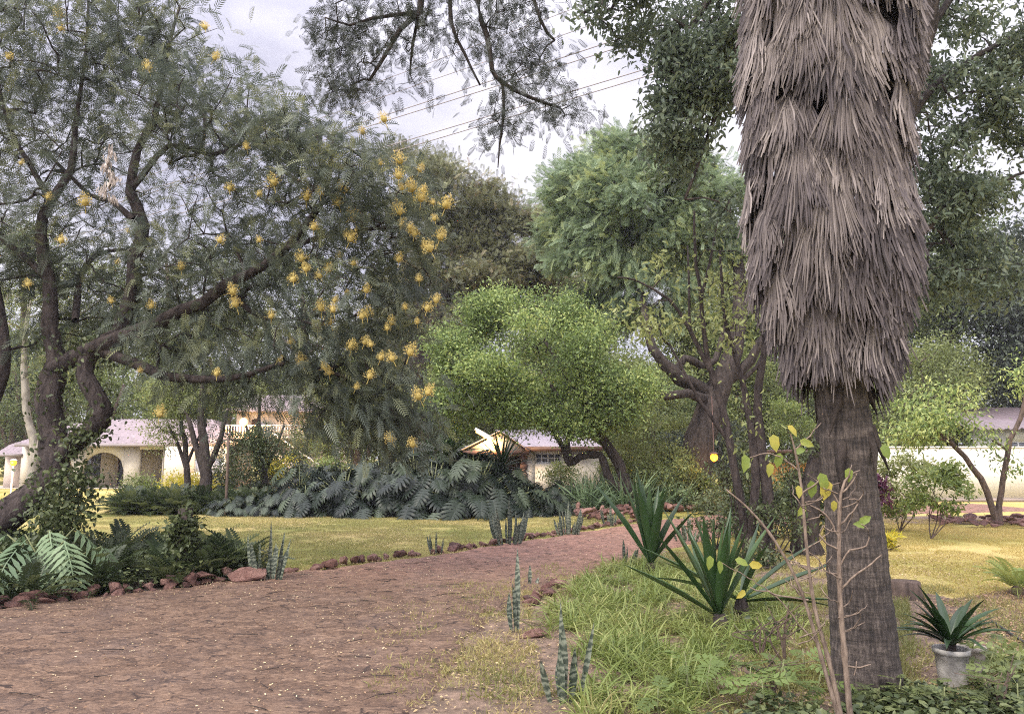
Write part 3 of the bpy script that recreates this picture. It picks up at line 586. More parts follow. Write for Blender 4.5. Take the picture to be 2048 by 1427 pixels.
# dark timber shelter deep among the trees, with its orange lamp
sx = lambda u: U(u, 31); Sh = thing('garden_shelter', 'low orange brick shed glimpsed between the dark trunks under the trees', 'shed', (sx(1560), 31, 0))
part(wall(Acc(), sx(1500), sx(1640), 0, Z(925, 31), 31, .2, [(sx(1512), sx(1530), .02, Z(932, 31), 0)]), 'wall', plain('orange_brick', (0.62, 0.30, 0.08), .9, .2, 6), Sh); part(Acc().box(sx(1370), sx(1660), 30.2, 33, Z(905, 31), Z(905, 31)+.12), 'roof', M['brown'], Sh)
for uu in (1376, 1462): part(Acc().box(sx(uu), sx(uu)+.12, 30.4, 30.52, 0, Z(905, 31)), 'post', M['brown'], Sh)
c0 = at(1428, 914, 22.6); Ls = thing('hanging_lamp', 'glowing orange lamp hung in front of the massive gnarled trunk', 'lamp', tuple(c0)); part(sphere(Acc(), c0, .12), 'bulb', glow('orange_bulb', (1, .36, .03), 1.0), Ls, True); part(Acc().tube([c0+[0, 0, .1], [c0[0]+.05, 22.8, Z(792, 22.8)]], .012, 6), 'cord', M['brown'], Ls); part(Acc().tube([c0+[0, 0, .10], c0+[0, 0, .16]], [.17, .05], 10), 'shade', M['brown'], Ls)
point(c0+[0, -.2, -.25], 14, (1, .5, .12), Ls)
# --- white garden wall and outbuilding, right
M['white_wall'] = plain('white_paint_wall', (0.80, 0.77, 0.70), .85, .05, 1.2, .15)
WX = lambda u: U(u, 28); Wt = thing('garden_wall', 'long white painted block wall behind the shrubs on the right', 'wall', (WX(1950), 28, 0))
m, nt, b = newmat('painted_blocks'); tc_ = nt.nodes.new('ShaderNodeTexCoord'); mp_ = nt.nodes.new('ShaderNodeMapping'); mp_.inputs['Rotation'].default_value = (math.pi/2, 0, 0); nt.links.new(tc_.outputs['Object'], mp_.inputs[0])
bt = nt.nodes.new('ShaderNodeTexBrick'); nt.links.new(mp_.outputs[0], bt.inputs[0]); bt.inputs['Scale'].default_value = 1; bt.inputs['Brick Width'].default_value = .6; bt.inputs['Row Height'].default_value = .22; bt.inputs['Mortar Size'].default_value = .012
bt.inputs['Color1'].default_value = (.66, .63, .57, 1); bt.inputs['Color2'].default_value = (.62, .6, .54, 1); bt.inputs['Mortar'].default_value = (.54, .52, .47, 1)
nt.links.new(mixc(nt, ramp(nt, noise_(nt, 1.1, 5, .6), [(.45, (0, 0, 0)), (.8, (.5, .5, .5))]), bt.outputs[0], (.6, .56, .5)), b.inputs['Base Color']); b.inputs['Roughness'].default_value = .85; zt = 1.96
a = Acc().box(WX(1730), 26, 28.0, 28.2, .12, zt); part(a, 'blocks', m, Wt); part(Acc().box(WX(1730), 26, 27.96, 28.24, 0, .12), 'footing', plain('stained_base', (0.25, 0.2, 0.17), .9, .2), Wt)
part(Acc().box(WX(1730), 26, 27.97, 28.23, zt, zt+.06), 'coping', M['white_wall'], Wt)
O = thing('outbuilding', 'pale outbuilding with dark corrugated roof behind the white wall', 'shed', (U(2020, 31), 31, 0))
ob = lambda u: U(u, 31); part(wall(Acc(), ob(1955), 30, 0, Z(857, 31), 31, .25, [(ob(2015), ob(2090), Z(896, 31), Z(882, 31), 0)]), 'wall', plain('grey_green_wall', (0.55, 0.54, 0.47), .85, .06), O)
window(O, ob(2015), ob(2090), Z(896, 31), Z(882, 31), 31.06, 3, 'frame', 'glass', False)
part(roofplane(Acc(), (ob(1922), 30.4, Z(856, 30.4)), (31, 30.4, Z(856, 30.4)), (31, 36, Z(815, 36)), (ob(1990), 36, Z(815, 36)), .3, .045, 1, 0, .03), 'roof', plain('corrugated_roof', (0.13, 0.10, 0.11), .5, .15, 2), O)
# --- power lines
def pl(p, q):
    A, B = at(*p), at(*q); P = [A+(B-A)*t+np.array([0, 0, -0.6*4*t*(1-t)]) for t in np.linspace(0, 1, 40)]; return P
for i, (p, q) in enumerate([((-500, 606, 60), (1900, -142, 17.6)), ((-500, 604, 60), (1900, -118, 17.9)), ((-500, 633, 60), (1900, -47, 17.6)), ((-500, 647, 60), (1900, -32, 17.6)), ((-500, 598, 60), (1900, -270, 17)), ((-500, 591, 60), (1900, -201, 17))]):
    P = pl(p, q); o = Acc().tube(P, .017 if i < 4 else .012, 5).build('power_line', M['fascia'], origin=P[0])
    tag(o, ['third highest power line, upper of the middle pair, crossing the open sky', 'fourth highest power line, lower of the middle pair, crossing the open sky', 'fifth highest power line, upper wire of the lowest pair in the sky', 'lowest of the power lines crossing the open sky', 'uppermost thin power line crossing the open sky', 'second highest thin power line crossing the open sky'][i], 'power line', 'power lines strung across the sky')
# ================================================================ TREES
def crown_part(th, acc, mat, name='crown'): return part(acc, name, M[mat], th)
# --- 1. the yellow-flowering tree, left
th = thing('flowering_tree', 'dark twisting tree with drooping feathery leaves and yellow blossom clusters left of the drive', 'tree', gr0(-60, 1150))
mains = [limb((-150, 1120, 10.6, 42), (-60, 1070, 10.6, 44), (20, 1030, 10.7, 38), (80, 985, 10.8, 34), (112, 930, 10.9, 32), (108, 860, 11, 30), (102, 790, 11, 28), (112, 720, 11, 24), (100, 650, 11, 19), (98, 560, 11, 15), (82, 470, 11, 13), (100, 400, 11, 11), (140, 340, 11.1, 9), (150, 250, 11.2, 6), (170, 120, 11.4, 4), (180, -60, 11.6, 3)),
    limb((118, 910, 10.9, 22), (160, 885, 10.8, 24), (198, 845, 10.7, 24), (194, 795, 10.7, 21), (170, 745, 10.8, 20), (188, 700, 10.9, 21), (235, 665, 11, 21), (262, 590, 11, 18), (268, 520, 11.1, 16), (285, 450, 11.2, 15), (262, 380, 11.2, 12), (275, 300, 11.3, 9), (310, 230, 11.4, 7), (330, 120, 11.6, 5), (360, 10, 11.8, 3)),
    limb((112, 735, 11, 20), (180, 700, 10.8, 21), (260, 668, 10.6, 19), (360, 625, 10.4, 16), (450, 572, 10.2, 13), (530, 530, 10.1, 11), (600, 465, 10, 9), (640, 410, 10, 7), (660, 340, 10, 5), (668, 270, 10, 3)),
    limb((200, 700, 10.8, 14), (290, 735, 10.5, 12), (350, 755, 10.3, 11), (430, 758, 10.1, 9), (500, 748, 10, 7), (570, 725, 10, 6), (650, 740, 10, 5), (740, 770, 10, 3)),
    limb((560, 500, 10, 6), (640, 475, 10, 6), (720, 460, 9.9, 5), (790, 455, 9.9, 4), (850, 470, 9.9, 3)),
    limb((98, 560, 11, 9), (30, 500, 11, 8), (-30, 440, 11, 7), (-80, 360, 11, 4)),
    limb((100, 400, 11, 8), (60, 330, 11, 6), (20, 260, 11, 5), (-10, 130, 11, 3)),
    limb((268, 440, 11.1, 9), (220, 400, 11.3, 6), (180, 390, 11.6, 5), (90, 300, 12, 4)),
    limb((262, 380, 11.2, 8), (340, 290, 11, 6), (420, 310, 10.8, 5), (500, 280, 10.6, 4), (560, 230, 10.5, 3)),
    limb((150, 640, 11, 8), (160, 560, 11.6, 7), (190, 510, 12, 5), (250, 500, 12.4, 4)),
    limb((450, 572, 10.2, 8), (500, 620, 10.4, 6), (560, 640, 10.6, 5), (700, 620, 10.8, 3)),
    limb((-150, 1120, 10.6, 30), (-60, 900, 10.8, 20), (-10, 780, 11, 16), (10, 700, 11, 12), (-10, 560, 11.2, 8), (-60, 400, 11.4, 5))]
tg = np.vstack([blob(130, 120, 11.2, 330, 190, 2.0, 190, 2.4), blob(60, 400, 11.3, 260, 200, 2.0, 120, 2.4), blob(430, 250, 10.8, 170, 120, 1.3, 85, 2.4), blob(600, 320, 10.2, 140, 90, 1.2, 60),
    blob(720, 400, 10, 150, 120, 1.3, 80, 2.2), blob(500, 470, 10.6, 200, 130, 1.5, 80), blob(740, 560, 10.2, 130, 120, 1.2, 56, 2.2), blob(300, 560, 11.6, 230, 110, 1.3, 60), blob(640, 690, 10.2, 180, 90, 1.2, 62, 2.2),
    blob(740, 790, 10.2, 110, 80, 1.0, 40), blob(640, 820, 10.4, 60, 60, .8, 12), blob(380, 690, 10.6, 120, 60, 1, 20), blob(-150, 300, 11.5, 160, 320, 2.0, 60), blob(300, 60, 11.4, 150, 90, 1.4, 50), blob(420, 610, 11.5, 260, 110, 1.4, 60), blob(150, 650, 11.8, 170, 90, 1.2, 30), blob(80, 540, 11.8, 120, 90, 1.2, 26), blob(480, 760, 10.8, 120, 50, .8, 22), blob(790, 850, 10.2, 70, 50, .6, 26)])
for q_ in mains: q_[:, 3] *= .84
T1 = Tree(mains, tg, step=.3, rt=.007, k=.42, free=.3, up=.4, jit=.12)
part(T1.wood(sides=5, wob=.07), 'trunk', M['bark_grey'], th, True)
a = Acc(); c0 = at(350, 620, 11)
ext = T1.P[T1.nm:]; ext = ext[rng.random(len(ext)) < .10]
foliage(a, np.vstack([T1.tips, ext]), c0, TP_flower, 12, .27, .28, out=.6, rnd=.75, grav=-.25, upn=1.0, flat=.75)
crown_part(th, a, 'lf_flower_tree')
# blossom clusters
fa = Acc(); n = 130; d = norm(gauss(n)); P = d*rng.uniform(.3, 1, n)[:, None]*np.array([.11, .11, .09])+[0, 0, .04]; P[:, 2] += 0.09*(1-np.hypot(P[:, 0], P[:, 1])/.1)
foliage(fa, P, (0, 0, -.1), TL, 2, .016, .026, out=1, rnd=.8, upn=.6); sphere(fa, (0, 0, .04), .055, 8, .2); fa.tube([(0, 0, -.12), (0, 0, .03)], .006, 5, 0); fme = fa.build('flower_head', M['flower']); fm = fme.data
fpos = [(300, 140), (118, 35), (835, 345), (825, 380), (850, 385), (890, 415), (845, 400), (805, 330), (868, 440), (880, 480), (730, 585), (650, 540), (640, 555), (690, 590), (835, 560), (660, 645), (728, 640), (745, 690), (725, 685), (765, 715), (785, 720), (822, 712), (850, 790), (842, 795), (780, 880), (830, 895), (735, 760), (495, 300), (560, 720), (430, 750), (232, 530), (228, 605), (255, 465), (45, 325), (15, 120), (60, 570), (90, 400), (170, 410), (610, 400), (645, 390), (690, 385), (550, 370), (630, 460), (520, 480), (470, 590), (475, 610), (765, 240), (730, 265), (800, 360), (320, 830), (280, 745), (440, 480), (120, 480), (600, 520), (640, 620), (580, 690), (540, 640), (700, 700), (800, 520), (860, 500), (590, 560), (120, 60), (430, 120), (410, 60), (805, 455), (760, 330), (520, 390), (460, 380), (300, 620), (710, 780), (360, 540), (690, 470)]+[(rng.uniform(600, 900), rng.uniform(330, 800)) for k in range(26)]
for (u, v) in fpos:
    k = rng.integers(1, 4) if v > 300 or u > 250 else 1
    for j in range(1):
        o = bpy.data.objects.new('flower_head', fm); C.objects.link(o); o.parent = th; Y = 9.1+rng.uniform(0, .5) if u > 400 else 10.0
        o.location = tuple(at(u+rng.uniform(-5, 5), v+rng.uniform(-4, 4), Y)-np.array(th.location)); o.rotation_euler = (rng.uniform(-.5, .5), rng.uniform(-.5, .5), rng.uniform(0, 6)); s_ = rng.uniform(.4, .95); o.scale = (s_, s_, s_*1.1)
bpy.data.objects.remove(fme)
# ivy on its trunk
ivy = thing('climbing_ivy', 'small leaved ivy wrapped round the twisting trunk of the flowering tree', 'ivy', gr0(30, 1120)); a = Acc()
ip = T1.P[:T1.nm]; ipx = np.array([p for p, r in zip(T1.P[:T1.nm], T1.R[:T1.nm]) if r > .10 and p[2] < 3.6]); ip = np.repeat(ipx, 3, 0); ip = ip+norm(gauss(len(ip)))*.21
foliage(a, ip, (0, 0, 0), TLw, 9, .10, .07, out=0, rnd=1, grav=-.5, upn=.2, flat=1.3)
ip2 = np.vstack([blob(150, 880, 10.5, 20, 90, .15, 10), blob(120, 1040, 10.3, 40, 50, .4, 30), blob(120, 1000, 10.5, 40, 50, .4, 40), blob(160, 960, 10.5, 26, 50, .3, 18), blob(30, 1120, 9.8, 80, 34, .6, 50)])
foliage(a, ip2, at(100, 1000, 11), TLw, 22, .13, .075, out=.3, rnd=1, grav=-.4, upn=.4); crown_part(ivy, a, 'lf_ivy', 'leaves')
# hanging pale dry wisp
dr = thing('dry_seed_pod_bunch', 'pale papery bunch of dry pods hanging in the flowering tree', 'dry pods', at(218, 300, 9.6)); a = Acc()
P = np.array([at(218+rng.normal()*4+(8*math.sin(k*.4)), 295+k*3.0, 9.6) for k in range(36)]); foliage(a, P, at(218, 250, 9.6), TLn, 4, .025, .10, out=1.2, rnd=.35, upn=0); part(a, 'pods', leafmat('pale_pod', [(0.4, 0.34, 0.3), (0.62, 0.55, 0.5)], .3, .8), dr)
part(Acc().tube([at(219, 288, 9.6), at(216, 330, 9.6), at(221, 380, 9.6)], .008, 5), 'stalk', M['twig'], dr)

# --- 2. overhead branches of a fine-leaved tree whose trunk stands beside the camera
th = thing('overhanging_acacia', 'fine leaved tree whose dark boughs hang into the top of the sky', 'tree', (-4.5, -2.5, 0))
def wl(*p): return np.array(p, float)
mains = [wl((-4.5, -2.5, 0, .26), (-4.3, -2.2, 2, .22), (-3.8, -1.2, 4.5, .19), (-2.6, 1.4, 7.0, .15), (-1.5, 4.0, 7.9, .11), (*at(960, -160, 7.6), .08), (*at(1150, -120, 7.8), .06), (*at(1350, -160, 8), .04)),
    limb((900, -150, 7.4, 9), (845, -40, 7.4, 8), (838, 25, 7.4, 7), (800, 60, 7.4, 5), (765, 120, 7.4, 4), (740, 160, 7.4, 3)),
    limb((1000, -140, 7.5, 8), (955, 0, 7.5, 6.5), (975, 70, 7.5, 6), (985, 140, 7.5, 5), (1005, 165, 7.5, 4.5), (1060, 195, 7.5, 4), (1120, 215, 7.6, 2.5)),
    limb((1005, 165, 7.5, 3.5), (1007, 230, 7.5, 3), (1000, 290, 7.5, 2), (996, 335, 7.5, 1.2)),
    limb((838, 25, 7.4, 4.5), (740, 38, 7.3, 3.5), (700, 50, 7.2, 2.5), (650, 35, 7.1, 1.5)), limb((838, 20, 7.4, 4), (825, 90, 7.5, 3), (820, 150, 7.5, 2)),
    limb((905, -60, 7.5, 5), (900, 40, 7.6, 4), (930, 110, 7.6, 3), (960, 170, 7.6, 2)), limb((1040, -100, 7.6, 5), (1080, 40, 7.7, 3.5), (1110, 80, 7.7, 2.5))]
tg = np.vstack([blob(760, 60, 7.4, 115, 80, .7, 46, 1.8), blob(690, 40, 7.3, 50, 60, .5, 14, 1.8), blob(660, 180, 7.2, 40, 16, .3, 8), blob(720, 130, 7.4, 90, 50, .5, 26, 1.8), blob(860, 40, 7.4, 110, 90, .7, 40, 1.8), blob(990, 50, 7.6, 120, 110, .8, 56, 1.8), blob(830, 130, 7.4, 60, 60, .5, 16, 1.8),
    blob(1040, 150, 7.5, 75, 50, .5, 26, 1.8), blob(1010, 240, 7.5, 50, 60, .4, 22, 1.8), blob(1120, 222, 7.6, 50, 28, .3, 20, 1.8), blob(1080, 100, 7.6, 50, 60, .5, 24), blob(660, 60, 7.2, 40, 60, .4, 16), blob(700, 190, 7.2, 50, 30, .3, 12), blob(980, 270, 7.5, 25, 40, .3, 8), blob(900, -190, 7.4, 500, 110, 2.2, 90), blob(1060, 20, 7.6, 70, 60, .6, 26), blob(670, 160, 7.2, 40, 25, .3, 9)])
tg = tg[rng.random(len(tg)) < .62]; T2 = Tree(mains, tg, step=.22, rt=.0035, k=.42, free=.35, up=.1, jit=.14, sag=.1); part(T2.wood(sides=5), 'trunk', M['bark_dark'], th, True)
a = Acc(); foliage(a, T2.tips, at(900, -200, 7.4), TP_fine, 9, .16, .14, out=.5, rnd=.8, grav=-.25, upn=.6); e = T2.P[T2.nm:]; e = e[rng.random(len(e)) < .22]; foliage(a, e, at(900, -200, 7.4), TP_fine, 2, .06, .12, out=.4, rnd=.9, grav=-.2)
crown_part(th, a, 'lf_overhead')

# --- 3. broad-leaved tree leaning behind the palm
th = thing('leaning_shade_tree', 'tall broad leaved tree leaning up behind the shaggy palm', 'tree', gr0(1612, 1108))
b0 = gr0(1612, 1108); YB = b0[1]
mains = [np.vstack([[*b0-[0, 0, .1], .34], limb((1614, 1075, YB, 26), (1625, 980, YB, 20), (1655, 850, YB, 19), (1700, 650, 12, 19), (1755, 440, 11.6, 20), (1800, 270, 11.2, 21), (1838, 100, 11, 22), (1868, -40, 10.8, 22), (1900, -260, 10.6, 18), (1900, -500, 10.6, 12))]),
    limb((1880, -100, 10.8, 14), (1700, -180, 11, 12), (1520, -120, 11, 10), (1440, -30, 11, 8), (1380, 60, 11, 6), (1340, 150, 11, 4)), limb((1520, -120, 11, 8), (1400, -60, 11, 6), (1250, -20, 11, 5), (1160, 30, 11, 3)),
    limb((1480, -80, 11, 6), (1470, 120, 11, 5), (1420, 260, 11, 4), (1370, 400, 11, 3)), limb((1800, 270, 11.2, 10), (1860, 180, 11.6, 8), (1940, 120, 12, 6), (2050, 60, 12.4, 5)),
    limb((1775, 360, 11.3, 9), (1790, 500, 11.6, 8), (1860, 450, 11.8, 6), (1910, 395, 12, 5), (1980, 370, 12, 4), (2060, 340, 12, 3)), limb((1838, 100, 11, 9), (1900, 0, 11.4, 7), (1980, -60, 12, 5))]
tg = np.vstack([blob(1250, 20, 11, 130, 75, 1.2, 60, 2.2, mass=7), blob(1400, 130, 11.2, 100, 130, 1.2, 85, 2.2, mass=7), blob(1340, 200, 11, 55, 70, .6, 34), blob(1370, 300, 11.2, 50, 60, .8, 24), blob(1320, 270, 11, 30, 45, .5, 12), blob(1430, 60, 11.6, 120, 120, 1.2, 90, 2.2, mass=7),
    blob(1440, 440, 11.6, 40, 50, .6, 8), blob(1950, 120, 12, 150, 160, 1.6, 150, 2.2, mass=7), blob(1960, 330, 12.2, 140, 150, 1.4, 130, 2.2, mass=7), blob(1860, 560, 12.4, 60, 60, .8, 22), blob(1960, 560, 12.6, 100, 60, 1, 40), blob(1870, 330, 11.8, 60, 180, .8, 34), blob(2150, 150, 12, 130, 250, 1.5, 50), blob(1650, -200, 11, 500, 130, 2, 150), blob(1900, 480, 12.4, 110, 60, 1, 30)])
T3 = Tree(mains, tg, step=.3, rt=.006, k=.42, free=.45, up=.15, jit=.14); part(T3.wood(sides=5), 'trunk', M['bark_dark'], th, True)
a = Acc(); foliage(a, T3.tips, at(1600, 0, 11), TLm, 34, .17, .115, out=.3, rnd=.9, grav=-.25, upn=.6); e = T3.P[T3.nm:]; e = e[rng.random(len(e)) < .3]; foliage(a, e, at(1600, 0, 11), TLm, 9, .10, .105, out=.3, rnd=1, grav=-.2)
crown_part(th, a, 'lf_broad')

# --- distant and middle trees
def std_tree(name, label, base, mains, blobs, leaf, bark, tpl, per, rad, size, rt=.012, group=None, out=.5, grav=-.1, upn=.8, free=.3, wood='trunk', step=.5, bias=0., cat='tree', var=.3, flat=.7, center=None, up=.5, ext=.0, mass=9):
    th = thing(name, label, cat, base, group); tg = np.vstack([blob(*b[:7], *(b[7:] or (2.2,)), mass=mass) for b in blobs]); Tt = Tree(mains, tg, step=step, rt=rt, k=.42, free=free, up=up, jit=.12)
    part(Tt.wood(sides=5), wood, M[bark], th, True); a = Acc(); c = tg.mean(0) if center is None else center; tips = Tt.tips
    if ext: e = Tt.P[Tt.nm:]; tips = np.vstack([tips, e[rng.random(len(e)) < ext]])
    foliage(a, tips, c, tpl, per, rad, size, out=out, grav=grav, upn=upn, bias=bias, var=var, flat=flat); crown_part(th, a, leaf); return th, Tt
def base_(u, v): return gr0(u, v)
# feathery blue-green tree over the massive gnarled trunk
g0 = gr0(1408, 1015); Yg = 24.0
std_tree('feathery_tree', 'big tree with feathery blue green crown over a massive gnarled trunk', (at(1410, 1015, Yg)[0], Yg, 0),
    [limb((1400, 1030, Yg, 40), (1396, 950, Yg, 32), (1400, 880, Yg, 30), (1425, 810, Yg, 28), (1440, 770, Yg, 24), (1470, 700, Yg, 18), (1480, 600, Yg+.5, 14), (1470, 480, Yg+1, 10), (1440, 380, Yg+1, 7)),
     limb((1430, 800, Yg, 17), (1400, 775, Yg, 15), (1360, 755, Yg-.5, 14), (1330, 725, Yg-.5, 12), (1305, 695, Yg-.5, 10), (1290, 640, Yg, 8), (1280, 560, Yg+1, 6), (1260, 460, Yg+1.5, 5)),
     limb((1350, 745, Yg-.5, 9), (1370, 715, Yg-.5, 8), (1400, 728, Yg-.5, 8), (1430, 720, Yg, 7), (1450, 650, Yg, 5)), limb((1415, 800, Yg, 11), (1375, 785, Yg-1, 9), (1330, 792, Yg-1, 8), (1305, 780, Yg-1, 6), (1295, 750, Yg-1, 4)),
     limb((1440, 770, Yg, 14), (1480, 740, Yg, 11), (1520, 690, Yg, 9), (1560, 600, Yg, 6))],
    [(1270, 430, 25.5, 155, 125, 2.6, 200, 2.4), (1180, 410, 26, 105, 90, 1.8, 90, 2.4), (1250, 340, 26, 120, 50, 1.8, 60), (1200, 550, 25.5, 90, 100, 1.6, 85), (1340, 360, 25.5, 110, 80, 1.8, 90), (1370, 520, 25.5, 120, 110, 1.8, 90), (1310, 610, 25, 110, 60, 1.4, 36), (1460, 430, 25, 100, 110, 1.8, 60), (1230, 330, 25.5, 70, 40, 1.2, 30), (1140, 360, 25.5, 40, 30, .8, 14), (1120, 460, 26, 40, 40, .8, 18), (1210, 300, 25.5, 40, 18, .8, 10)],
    'lf_feather', 'bark_dark', TP_feather, 46, .30, .36, rt=.014, out=.9, grav=-.05, bias=.08, mass=8)
# dark flat-topped acacia, centre
std_tree('thorn_tree', 'dark olive flat topped thorn tree with rust brown tips in the middle distance', (at(860, 1000, 33)[0], 33, 0),
    [limb((850, 1010, 33, 20), (845, 860, 33, 17), (830, 740, 33, 15), (860, 660, 33, 13), (890, 600, 33, 11), (900, 530, 33, 9), (930, 470, 33, 6), (960, 400, 33, 4)), limb((840, 730, 33, 11), (880, 690, 33, 9), (940, 640, 33, 8), (1010, 590, 33, 6), (1070, 520, 33, 4)),
     limb((860, 660, 33, 9), (820, 560, 33, 7), (800, 450, 33, 5)), limb((900, 560, 33, 8), (960, 540, 33, 6), (1020, 480, 33, 4))],
    [(870, 400, 33, 110, 60, 2.5, 90), (1000, 450, 33, 110, 50, 2.4, 90), (930, 410, 33, 110, 50, 2.4, 110), (1000, 520, 33.5, 130, 80, 2.4, 120), (870, 520, 33.5, 110, 90, 2.4, 90), (1050, 530, 32.5, 100, 50, 2.2, 85), (960, 560, 32.5, 110, 50, 2, 85), (820, 330, 34, 60, 40, 1.5, 30), (900, 480, 33, 130, 40, 2.4, 70), (880, 640, 33, 140, 50, 2, 60), (1000, 630, 32.5, 90, 40, 2, 46), (760, 700, 33, 110, 80, 2, 50), (1110, 470, 34, 60, 40, 1.5, 40), (1090, 600, 33, 70, 60, 1.8, 50), (1040, 430, 33, 60, 40, 1.6, 36), (860, 350, 33, 60, 24, 1.5, 24)],
    'lf_acacia', 'bark_dark', TP_feather, 42, .42, .30, rt=.014, out=.7, grav=.1, flat=.45)
# bright green domed tree
Yl = 22.5; thl, _ = std_tree('domed_tree', 'rounded bright lime green tree arching over the small cottage', (at(1265, 1010, Yl)[0], Yl, 0),
    [limb((1275, 1022, Yl, 11), (1262, 985, Yl, 11), (1245, 945, Yl, 11), (1225, 905, Yl, 10), (1195, 860, Yl, 9), (1165, 800, Yl, 7), (1120, 730, Yl, 5), (1090, 680, Yl, 3)),
     limb((1262, 985, Yl, 9), (1232, 968, Yl, 8), (1212, 950, Yl, 8), (1206, 918, Yl, 7.5), (1188, 908, Yl, 7.5), (1160, 912, Yl, 7), (1138, 928, Yl, 7), (1130, 905, Yl, 6), (1118, 880, Yl, 5), (1085, 840, Yl, 5), (1010, 800, Yl, 4), (950, 740, Yl, 3)),
     limb((1140, 925, Yl, 6), (1136, 880, Yl-.3, 5), (1140, 830, Yl, 4), (1080, 740, Yl, 3)), limb((1195, 860, Yl, 7), (1240, 800, Yl, 5), (1260, 740, Yl, 3))],
    [(1045, 705, Yl, 165, 95, 2.6, 130, 3.2), (940, 740, Yl, 90, 90, 2, 70, 2.4), (1180, 740, Yl, 110, 90, 2, 85, 2.4), (1080, 800, Yl-.5, 190, 50, 2, 80), (1000, 600, Yl, 20, 14, .3, 3), (1130, 600, Yl, 20, 14, .3, 3), (960, 618, Yl, 20, 20, .3, 4), (1060, 596, Yl, 30, 16, .3, 4), (1250, 800, Yl, 70, 80, 1.4, 80), (900, 780, Yl, 60, 60, 1.2, 40), (1180, 840, Yl, 110, 30, 1.6, 50), (980, 830, Yl, 100, 30, 1.4, 40), (900, 700, Yl, 50, 60, 1, 30), (1040, 615, Yl, 100, 24, 1.4, 40), (1180, 640, Yl, 80, 30, 1.2, 30), (970, 640, Yl, 60, 24, 1, 24)],
    'lf_lime', 'bark_dark', TL, 90, .30, .105, rt=.008, out=.4, grav=.1, upn=.5, ext=.15, mass=7)
# bare, many-stemmed sapling standing before the gnarled trunk
Ys = 13.0; std_tree('sparse_tree', 'slender nearly bare grey tree with a few yellowing leaves left of the palm', (*gr0(1490, 1095)[:2], 0),
    [limb((1492, 1098, 13.2, 9), (1480, 1000, Ys, 8), (1462, 900, Ys, 8), (1440, 800, Ys, 7), (1412, 700, Ys, 5), (1402, 600, Ys, 4), (1390, 500, Ys, 3), (1388, 420, Ys, 2)),
     limb((1420, 740, Ys, 5), (1380, 660, Ys, 4), (1340, 600, Ys, 3), (1270, 560, Ys, 2), (1235, 555, Ys, 1.4)), limb((1402, 600, Ys, 3.5), (1420, 520, Ys, 2.5), (1435, 440, Ys, 1.6)), limb((1500, 1095, 13.1, 9), (1510, 960, 13, 8), (1500, 850, 13, 7), (1480, 740, 13, 5), (1450, 640, 13, 4), (1440, 500, 13, 2)),
     limb((1485, 760, 13, 5), (1530, 700, 13, 3), (1500, 600, 13, 2)), limb((1455, 880, Ys, 5), (1400, 800, Ys, 3), (1340, 690, Ys, 2)), limb((1380, 660, Ys, 2.5), (1378, 580, Ys, 2.5), (1375, 490, Ys, 1.5)), limb((1530, 1100, 13, 12), (1535, 1000, 13, 11), (1522, 900, 13, 10), (1515, 780, 13, 8), (1540, 640, 13, 5))],
    [(1400, 560, Ys, 130, 130, 1.4, 60), (1330, 650, Ys, 90, 40, .8, 34), (1450, 660, Ys, 70, 60, .8, 24), (1280, 620, Ys, 50, 30, .6, 12), (1480, 850, 13, 70, 70, .8, 16)],
    'lf_olive', 'bark_grey', TLm, 7, .17, .11, rt=.005, out=.2, grav=-.6, upn=.2, step=.3, bias=.3, free=.5)
# background trees round the garden
bgs = [(40, 640, 50, 230, 200, 'lf_back', 'mid green spreading tree behind the left end of the arched house'), (330, 620, 54, 200, 190, 'lf_back', 'yellowish green tree rising behind the arched house roof'), (600, 650, 56, 180, 170, 'lf_back', 'green tree behind the peach two storey house'),
       (780, 760, 48, 130, 130, 'lf_olive', 'olive shrubby tree between the peach house and the cottage'), (1130, 640, 46, 130, 120, 'lf_back', 'mid green tree filling the gap behind the lime green dome'), (1330, 790, 42, 150, 130, 'lf_olive', 'dull olive tree behind the gnarled trunk'), (1560, 700, 44, 170, 170, 'lf_back', 'green tree hidden mostly behind the shaggy palm'),
       (1900, 530, 40, 150, 130, 'lf_back', 'tall grey green tree beyond the white wall'), (2060, 600, 38, 130, 190, 'lf_evergreen', 'dark evergreen above the corrugated roof'), (1750, 600, 46, 160, 240, 'lf_back', 'tall soft green tree beyond the wall beside the palm'), (-260, 600, 44, 200, 260, 'lf_back', 'leafy tree at the far left edge of the lawn'), (2300, 560, 44, 240, 280, 'lf_back', 'leafy tree past the right end of the white wall'), (1200, 470, 52, 100, 90, 'lf_evergreen', 'dark tree peeping behind the feathery crown'), (1440, 620, 40, 130, 150, 'lf_olive', 'dull olive tree behind the thin grey trunks left of the palm'), (1380, 480, 46, 110, 90, 'lf_back', 'grey green tree behind the right side of the feathery crown'), (830, 620, 44, 120, 130, 'lf_evergreen', 'dark tree between the flowering tree and the thorn tree')]
